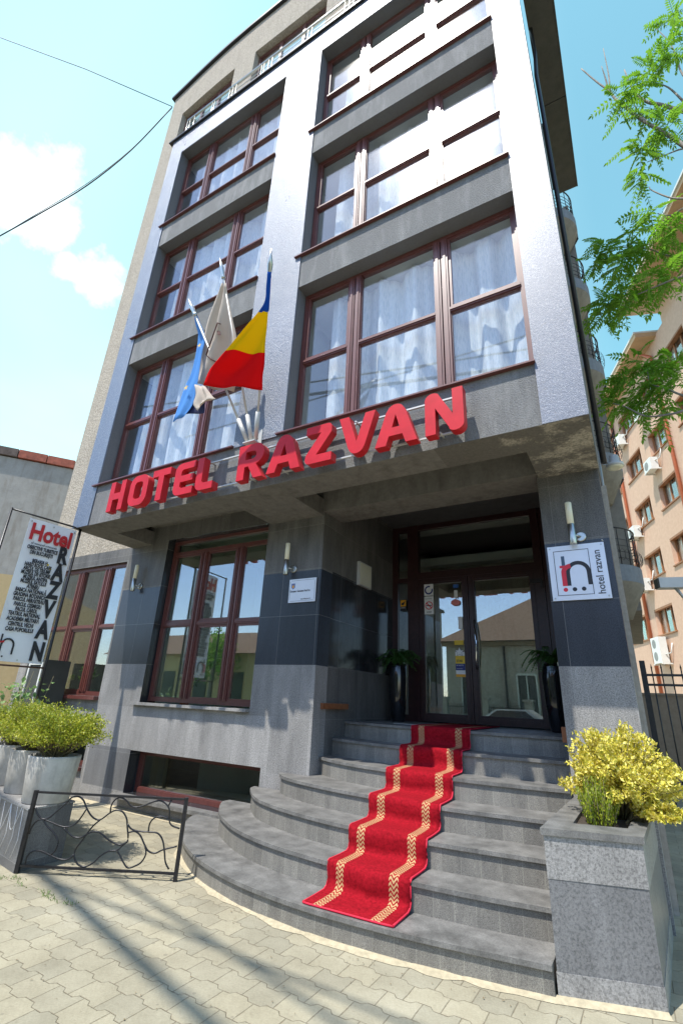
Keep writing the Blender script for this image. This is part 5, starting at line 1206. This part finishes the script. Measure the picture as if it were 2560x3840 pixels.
spider(-6.45,6.0,1.4, 'pot plant behind the bay window left pane', 12, .4, 4, 'lf_big')

# ------------------------------------------------------------------ tree of heaven at right
tr = thing('tree', (4.2,8.4,0), 'tree with long feathery leaves reaching in from the right', 'tree')
tk = MB(); tk.tube([(4.2,8.4,0),(4.1,8.4,4),(3.8,8.4,7),(3.6,8.5,10),(3.4,8.6,13),(3.2,8.6,16)], [.22,.19,.15,.12,.08,.03], 10)
for br__ in BR:
    p = subsmooth([Vector(q_) for q_ in br__], 3); r0 = .045 if len(br__) > 6 else .022
    tk.tube(p, [r0*(1-.75*i/len(p)) for i in range(len(p))], 6)
    q_ = Vector(br__[0])
    if q_.x > 2.0:
        tk.tube([(3.9 if q_.z < 9 else 3.6, 8.4, max(1, q_.z-1.5)), (q_.x+.6, q_.y+.05, q_.z-.35), q_], [.08,.05,r0], 6)
tk.tube([(4.1,8.4,4.2),(2.6,8.0,5.6),Vector(BR[12][0])], [.09,.06,.03], 6); tk.tube([(4.0,8.4,4.6),(2.6,8.1,5.7),Vector(BR[13][0])], [.08,.05,.03], 6)
tk.build('trunk', M['bark'], tr)
lf = MB(); r = random.Random(77)
def compound(p0, d, L_, droop=.35, n_=9, ls=.115):
    d = d.normalized(); side = d.cross(Vector((0,0,1)))
    if side.length < .1: side = Vector((1,0,0))
    side.normalize(); pts = [p0+d*L_*s_/n_+Vector((0,0,-droop*L_*(s_/n_)**2)) for s_ in range(n_+1)]
    lf.tube(pts, [.005]*n_+[.002], 3, cap=False)
    roll = r.uniform(-.9,.9)
    for k in range(2, n_+1):
        dd_ = (pts[k]-pts[k-1]).normalized(); s_v = (side*math.cos(roll)+side.cross(dd_)*math.sin(roll)).normalized(); sz = ls*(1-.35*abs(k/n_-.5)*2)*r.uniform(.85,1.1)
        for sg in (-1,1): leaf(lf, pts[k], s_v*sg+dd_*.55+Vector((0,0,-.25)), Vector((0,0,1))+rnd(r)*.3, sz, sz*.42, .12)
    leaf(lf, pts[-1], (pts[-1]-pts[-2]), Vector((0,0,1)), ls*.9, ls*.4)
for (x, y, z, rad) in CL:
    c_ = Vector((x,y,z)); near = []
    hub = c_+Vector((.35*rad, 0, .2*rad))
    for i in range(int(5+rad*25)):
        d = Vector((r.gauss(-.35,.8), r.gauss(0,.7), r.gauss(-.15,.65))); p0 = c_+rnd(r)*rad*.55*r.random()
        compound(p0, d, r.uniform(.35,.62)*min(1,.55+rad), r.uniform(.1,.6), r.randint(7,10), r.uniform(.10,.15))
lf.build('foliage', M['lf_tree'], tr, merge=False)

# ------------------------------------------------------------------ overhead wires
b = MB()
def sag(p, q_, s_, n_=14): p, q_ = Vector(p), Vector(q_); return [p.lerp(q_, i/n_)+Vector((0,0,-s_*4*(i/n_)*(1-i/n_))) for i in range(n_+1)]
b.tube([(-30.7,3.5,42.2),(-16.4,4.5,26.1),(-10.62,5.4,19.85)], [.028,.018,.012], 5)
tag(b.build('overhead_wire', M['wire']), 'single overhead wire running up left from the roof corner', 'wire')
b = MB(); ww = [(-14.33,3.5,13.94),(-13.44,4.0,14.99),(-12.48,4.5,16.12),(-11.58,5.0,17.79),(-10.62,5.4,19.81)]
b.tube(subsmooth(ww, 4), .02, 6); b.tube(subsmooth([Vector(p)+Vector((0,0,.12*math.sin(i*.9))) for i, p in enumerate(ww)], 4), .009, 5)
b.tube(sag((-16.5,2.0,11.7), (-14.33,3.5,13.94), .1, 6), .02, 6)
tag(b.build('cable_bundle', M['wire']), 'sagging bundle of cables hanging left from the roof corner', 'wire')
b = MB()
for (p, q_, rad) in (((-14,-.28,11),(8,-5.8,11),.055),((-14,.0,11.2),(8,-5.2,11.2),.03),((-14,-2.0,11),(8,-2.3,11),.025)): b.tube(sag(p, q_, .05, 10), rad, 8)
tag(b.build('street_cable', M['wire']), 'heavy street cables overhead whose soft shadows cross the pavement', 'wire')

# ------------------------------------------------------------------ far side of the street, seen mirrored in the glass
oh = thing('street_house', (-1,-14,0), 'cream house with brown tiled roof mirrored in the entrance door glass', 'house')
b = MB(); b.box(-9.5,3.5,-20,-12.5,0,5.2); b.build('wall', M['house_wall'], oh)
b = MB(); b.box(-9.7,3.7,-12.5,-12.3,4.85,5.05); b.build('cornice', M['brownwall'], oh)
b = MB(); b.tube([(-6.2,-12.4,0),(-6.2,-12.4,4.9)], .06, 6); b.build('downpipe', M['iron'], oh)
b = MB()
for pts in ([(-10,-12,5.1),(4,-12,5.1),(-1,-15.5,8),(-5,-15.5,8)],[(4,-12,5.1),(4,-20.5,5.1),(-1,-16.5,8),(-1,-15.5,8)],[(-10,-20.5,5.1),(-10,-12,5.1),(-5,-15.5,8),(-5,-16.5,8)],[(4,-20.5,5.1),(-10,-20.5,5.1),(-5,-16.5,8),(-1,-16.5,8)]): b.face(pts[::-1]); 
b.build('roof', M['roof_brown'], oh)
b = MB()
for x in (-8.6,-5.6,-3.4,-.9,1.6):
    b = MB(); b.box(x,x+.9,-12.5,-12.46,1.3,3.3); wo = b.build('window', M['dark_int'], oh)
    b = MB()
    for q_ in ((x-.08,x,1.25,3.35),(x+.9,x+.98,1.25,3.35),(x+.42,x+.48,1.3,3.3),(x,x+.9,3.3,3.4),(x-.12,x+1.02,1.18,1.25)): b.box(q_[0],q_[1],-12.46,-12.4,q_[2],q_[3])
    b.build('frame', M['white_int'], wo)
fn_ = thing('street_fence', (-6,-11.6,0), 'dark barred fence with pillars mirrored in the door glass', 'fence')
for x in (-9.4,-7.2,-5.0): b = MB(); b.box(x-.2,x+.2,-11.8,-11.4,0,2.0); b.box(x-.26,x+.26,-11.86,-11.34,2.0,2.1); b.build('pillar', M['house_wall'], fn_)
b = MB()
for i in range(44): x = -9.2+i*.1; b.box(x-.012,x+.012,-11.61,-11.59,.2,1.8)
b.box(-9.2,-5.0,-11.62,-11.58,.3,.36); b.box(-9.2,-5.0,-11.62,-11.58,1.6,1.66); b.build('bars', M['iron'], fn_)
up = thing('utility_pole', (-15.6,-11.4,0), 'concrete utility pole with cross arm mirrored in the bay window', 'pole')
b = MB(); b.tube([(-15.6,-11.4,0),(-15.6,-11.4,8.5)], [.16,.1], 8); b.build('shaft', M['concrete'], up)
b = MB(); b.box(-16.4,-14.8,-11.45,-11.35,7.8,7.9); b.build('cross_arm', M['iron'], up)
rbn = thing('red_bin', (-13.4,-9.6,0), 'red lidded waste container mirrored in the bay window', 'bin')
b = MB(); b.prism([(-13.9,-10),(-12.9,-10),(-12.9,-9.2),(-13.9,-9.2)], .1, 1.35); b.build('body', M['red_print'], rbn)
b = MB(); b.prism([(-13.95,-10.05),(-12.85,-10.05),(-12.85,-9.15),(-13.95,-9.15)], 1.35, 1.45); b.build('lid', M['red_print'], rbn)
bg = thing('street_block', (-14,-14,0), 'grey blank-walled block mirrored in the bay window', 'building')
b = MB(); b.box(-19,-13,-22,-12.2,0,8.6); b.build('wall', M['nbr'], bg)
b = MB(); b.box(-19.2,-12.8,-22.2,-12.0,8.6,8.8); b.build('roof_slab', M['slab_dark'], bg)
yh = thing('yellow_house', (-26,-14,0), 'low yellow house mirrored in the bay window beside the tree', 'house')
b = MB(); b.box(-34,-19.6,-20,-12.6,0,4.2); b.build('wall', M['nbr_y'], yh)
b = MB()
for x in (-31,-28,-25,-22): b.box(x,x+1.1,-12.6,-12.54,1.3,3)
b.build('windows', M['dark_int'], yh)
b = MB(); b.face([(-34.4,-12.2,4.1),(-19.3,-12.2,4.1),(-19.3,-16.5,6.0),(-34.4,-16.5,6.0)]); b.face([(-34.4,-16.5,6.0),(-19.3,-16.5,6.0),(-19.3,-20.4,4.1),(-34.4,-20.4,4.1)]); b.build('roof', M['roof_brown'], yh)
def street_tree(x, y, h, label, seed):
    t = thing('street_tree', (x,y,0), label, 'tree'); b = MB(); b.tube([(x,y,0),(x,y,h*.5),(x+.2,y,h*.8)], [.15,.1,.04], 8); b.build('trunk', M['bark'], t)
    lf = MB(); r = random.Random(seed)
    for i in range(1800):
        d = rnd(r); p = Vector((x,y,h*.75))+Vector((d.x*1.5,d.y*1.5,d.z*h*.28))*(r.random()**.4)*(1+.3*math.sin(d.x*5+d.z*4)); leaf(lf, p, rnd(r), rnd(r), .2, .12)
    lf.build('crown', M['lf_tree'], t, merge=False)
street_tree(-22.2,-11.2,5.4, 'green street tree mirrored in the bay window left pane', 41)
street_tree(3.5,-11.8,4.6, 'green street tree mirrored beside the cream house', 42)
def car(x, y, z, paint, label):
    t = thing('parked_car', (x,y,0), label, 'car', 'cars parked across the street'); P_ = paint
    side = [(p_[0], p_[1]*1.12) for p_ in [(-2.1,.35),(-2.12,.75),(-1.95,.95),(-1.25,1.0),(-.55,1.42),(.75,1.45),(1.45,1.05),(2.05,.9),(2.15,.6),(2.1,.35)]]
    b = MB()
    for s_ in (0,1): b.face([(x+p[0], y+(-.85 if s_ else .85)*(.84 if p[1] > 1.2 else 1), p[1]) for p in (side if s_ else side[::-1])])
    for i in range(len(side)):
        p, q_ = side[i], side[(i+1)%len(side)]; yp, yq = .85*(.84 if p[1] > 1.2 else 1), .85*(.84 if q_[1] > 1.2 else 1)
        b.face([(x+p[0],y-yp,p[1]),(x+q_[0],y-yq,q_[1]),(x+q_[0],y+yq,q_[1]),(x+p[0],y+yp,p[1])])
    b.build('body', P_, t)
    g = MB()
    for s_ in (-1,1): g.face([(x-1.0,y+s_*.86,1.17),(x+1.2,y+s_*.86,1.2),(x+.68,y+s_*.76,1.55),(x-.5,y+s_*.76,1.53)])
    g.build('side_window', M['blk_gloss'], t)
    for wx in (-1.35,1.35):
        for s_ in (-1,1):
            w_ = MB(); w_.lathe((x+wx,y+s_*.80,.31), [(.31,-.1),(.31,.1)], 24, axis='y'); wo = w_.build('wheel', M['black'], t)
            w_ = MB(); w_.lathe((x+wx,y+s_*.80+s_*.0,.31), [(.19,-.108),(.19,.108)], 20, axis='y'); w_.build('rim', M['steel'], wo)
    for s_ in (-1,1):
        l_ = MB(); l_.box(x+2.1,x+2.14,y+s_*.6-.15,y+s_*.6+.15,.62,.75); l_.build('headlight', M['paper'], t)
car(-5.2,-8.6,0, plain('silver_car_paint', (.55,.57,.6), .2, .5, .03), 'silver parked car mirrored in the entrance door')
car(-13.0,-6.2,0, plain('dark_car_paint', (.03,.03,.05), .15, .3, .03), 'dark parked car mirrored in the bay window')

# lit wall uplighter in the lobby (it shows lit through the transom in the photograph)
ul_ = thing('lobby_uplighter', (-1.5,11.35,3.9), 'lit bowl uplighter on the lobby wall seen through the transom pane', 'lamp')
mb = MB(); mb.lathe((-1.5,11.28,3.9), [(.02,0),(.1,.05),(.16,.14),(.17,.16)], 20, cap=False); em = NT('lit_bowl'); em.b.inputs['Emission Color'].default_value = (1,.95,.75,1); em.b.inputs['Emission Strength'].default_value = 2.5; mb.build('bowl', em.set((.8,.8,.7), .5), ul_)
ld = bpy.data.lights.new('uplighter_lamp', 'POINT'); ld.energy = 190; ld.color = (1,.95,.75); ld.shadow_soft_size = .08; lo = bpy.data.objects.new('uplighter_lamp', ld); COL.objects.link(lo); lo.parent = ul_; lo.location = (0,-.15,.25)
# dry leaves and grit blown along the steps
r = random.Random(12); mb = MB()
for i in range(150):
    k_ = r.random(); x = -5.0+4.9*k_ if r.random() < .5 else r.uniform(-5.2,-.2); y = r.uniform(2.2,3.75) if r.random() < .5 else 3.62+r.gauss(0,.05)+.28*((x+2.2)/1.6)**2*.5
    leaf(mb, Vector((x,y,.006)), Vector((r.gauss(0,1), r.gauss(0,1), .08)), Vector((0,0,1)), r.uniform(.006,.022), r.uniform(.004,.01), .2)
tag(mb.build('fallen_leaves', plain('dry_leaf_bits', (.17,.12,.06), .9, var=.5, sc=40), merge=False), 'tiny dry leaves and grit scattered on the pavement before the steps', 'litter', kind='stuff')

# ------------------------------------------------------------------ camera, sun, sky
MR = ((0.8633674,0.1489714,0.4820832),(0.5026603,-0.3371045,-0.7960485),(0.0439239,0.9296064,-0.3659271))
cd = bpy.data.cameras.new('camera'); co_ = bpy.data.objects.new('camera', cd); COL.objects.link(co_)
m4 = Matrix([list(MR[0])+[0], list(MR[1])+[0], list(MR[2])+[1.6], [0,0,0,1]]); co_.matrix_world = m4
cd.sensor_fit = 'HORIZONTAL'; cd.sensor_width = 24; cd.lens = 1805.865/2560*24; cd.clip_start = .05; cd.clip_end = 500
S.camera = co_
sd_ = Vector((.43,1.2,-2.47)).normalized()
sl = bpy.data.lights.new('sun', 'SUN'); sl.energy = 2.9; sl.angle = R(.53); sl.color = (1,.955,.87)
so = bpy.data.objects.new('sun', sl); COL.objects.link(so); so.rotation_euler = sd_.to_track_quat('-Z', 'Y').to_euler(); so.location = (0,0,30)
W = bpy.data.worlds.new('World'); S.world = W; W.use_nodes = True; nt = W.node_tree; bgn = nt.nodes['Background']
sky = nt.nodes.new('ShaderNodeTexSky'); sky.sky_type = 'NISHITA'; sky.sun_disc = False
sky.sun_elevation = math.asin(-sd_.z); sky.sun_rotation = math.atan2(-sd_.x, -sd_.y); sky.air_density = 1.0; sky.dust_density = .5; sky.ozone_density = 1.5
tc = nt.nodes.new('ShaderNodeTexCoord'); L = nt.links.new
def wn(t_, **k):
    x = nt.nodes.new(t_)
    for a, b_ in k.items(): setattr(x, a, b_)
    return x
tint = wn('ShaderNodeMix', data_type='RGBA', blend_type='MULTIPLY'); tint.inputs[0].default_value = 1; L(sky.outputs[0], tint.inputs[6]); 
fyt = wn('ShaderNodeSeparateXYZ'); L(tc.outputs['Generated'], fyt.inputs[0]); ft_ = wn('ShaderNodeMapRange'); L(fyt.outputs[1], ft_.inputs[0]); ft_.inputs[1].default_value = -.3; ft_.inputs[2].default_value = .2
tm = wn('ShaderNodeMix', data_type='RGBA'); L(ft_.outputs[0], tm.inputs[0]); tm.inputs[6].default_value = (1.0,1.08,1.17,1); tm.inputs[7].default_value = (1.2,1.68,1.2,1); L(tm.outputs[2], tint.inputs[7])
sp = wn('ShaderNodeSeparateXYZ'); L(tc.outputs['Generated'], sp.inputs[0])
# project the direction onto a cloud plane
mz = wn('ShaderNodeMath', operation='MAXIMUM'); L(sp.outputs[2], mz.inputs[0]); mz.inputs[1].default_value = .08
dv = wn('ShaderNodeVectorMath', operation='DIVIDE'); cb = wn('ShaderNodeCombineXYZ'); 
for i in range(3): L(mz.outputs[0], cb.inputs[i])
L(tc.outputs['Generated'], dv.inputs[0]); L(cb.outputs[0], dv.inputs[1])
n1 = wn('ShaderNodeTexNoise'); n1.inputs['Scale'].default_value = 1.1; n1.inputs['Detail'].default_value = 9; n1.inputs['Roughness'].default_value = .58; L(dv.outputs[0], n1.inputs['Vector'])
n2 = wn('ShaderNodeTexNoise'); n2.inputs['Scale'].default_value = .45; n2.inputs['Detail'].default_value = 4; L(dv.outputs[0], n2.inputs['Vector'])
CLOUDS = (((-.70,.16,.70),.085),((-.695,.225,.683),.05),((-.69,.30,.655),.05),((-.71,.27,.65),.03))
# haze thickens to the left (-x)
hz = wn('ShaderNodeMapRange'); L(sp.outputs[0], hz.inputs[0]); hz.inputs[1].default_value = .05; hz.inputs[2].default_value = -.75; hz.inputs[3].default_value = 0; hz.inputs[4].default_value = 1
c1 = wn('ShaderNodeMapRange'); L(n1.outputs['Fac'], c1.inputs[0]); c1.inputs[1].default_value = .56; c1.inputs[2].default_value = .66; c1.inputs[3].default_value = 0; c1.inputs[4].default_value = .9
c2 = wn('ShaderNodeMapRange'); L(n2.outputs['Fac'], c2.inputs[0]); c2.inputs[1].default_value = .35; c2.inputs[2].default_value = .7; c2.inputs[3].default_value = .45; c2.inputs[4].default_value = 1.0
def wm(op_, a_, b_=None):
    x = wn('ShaderNodeMath', operation=op_)
    for i_, v in enumerate((a_, b_)):
        if v is None: continue
        if isinstance(v, (int, float)): x.inputs[i_].default_value = v
        else: L(v, x.inputs[i_])
    return x.outputs[0]
fy = wn('ShaderNodeMapRange'); L(sp.outputs[1], fy.inputs[0]); fy.inputs[1].default_value = -.35; fy.inputs[2].default_value = .15
hzf = wm('MULTIPLY', hz.outputs[0], fy.outputs[0])
veil = wm('MULTIPLY', c2.outputs[0], hzf)
cum = None
nd = wn('ShaderNodeTexNoise'); nd.inputs['Scale'].default_value = 9; nd.inputs['Detail'].default_value = 8; nd.inputs['Roughness'].default_value = .62; L(tc.outputs['Generated'], nd.inputs['Vector'])
for (dx, dy, dz), rad in CLOUDS:
    vs_ = wn('ShaderNodeVectorMath', operation='DISTANCE'); L(tc.outputs['Generated'], vs_.inputs[0]); vs_.inputs[1].default_value = (dx, dy, dz)
    f_ = wm('SUBTRACT', 1, wm('DIVIDE', vs_.outputs['Value'], rad))
    f_ = wm('ADD', f_, wm('MULTIPLY', wm('SUBTRACT', nd.outputs['Fac'], .5), 2.6))
    mr = wn('ShaderNodeMapRange'); L(f_, mr.inputs[0]); mr.inputs[1].default_value = .0; mr.inputs[2].default_value = .6; mr.inputs[4].default_value = .97
    cum = mr.outputs[0] if cum is None else wm('MAXIMUM', cum, mr.outputs[0])
thin = wm('MULTIPLY', wm('MULTIPLY', c1.outputs[0], .45), hzf)
mix0 = wn('ShaderNodeMix', data_type='RGBA'); L(wm('MAXIMUM', veil, thin), mix0.inputs[0]); L(tint.outputs[2], mix0.inputs[6]); mix0.inputs[7].default_value = (4.0,5.75,5.8,1)
mix = wn('ShaderNodeMix', data_type='RGBA'); L(cum, mix.inputs[0]); L(mix0.outputs[2], mix.inputs[6]); mix.inputs[7].default_value = (6.2,6.8,7.0,1)
L(mix.outputs[2], bgn.inputs[0]); bgn.inputs[1].default_value = .12
S.view_settings.view_transform = 'Standard'; S.view_settings.look = 'None'; S.view_settings.exposure = 1.15; S.view_settings.gamma = 1
S.cycles.max_bounces = 8; S.cycles.transparent_max_bounces = 12; S.cycles.use_denoising = True
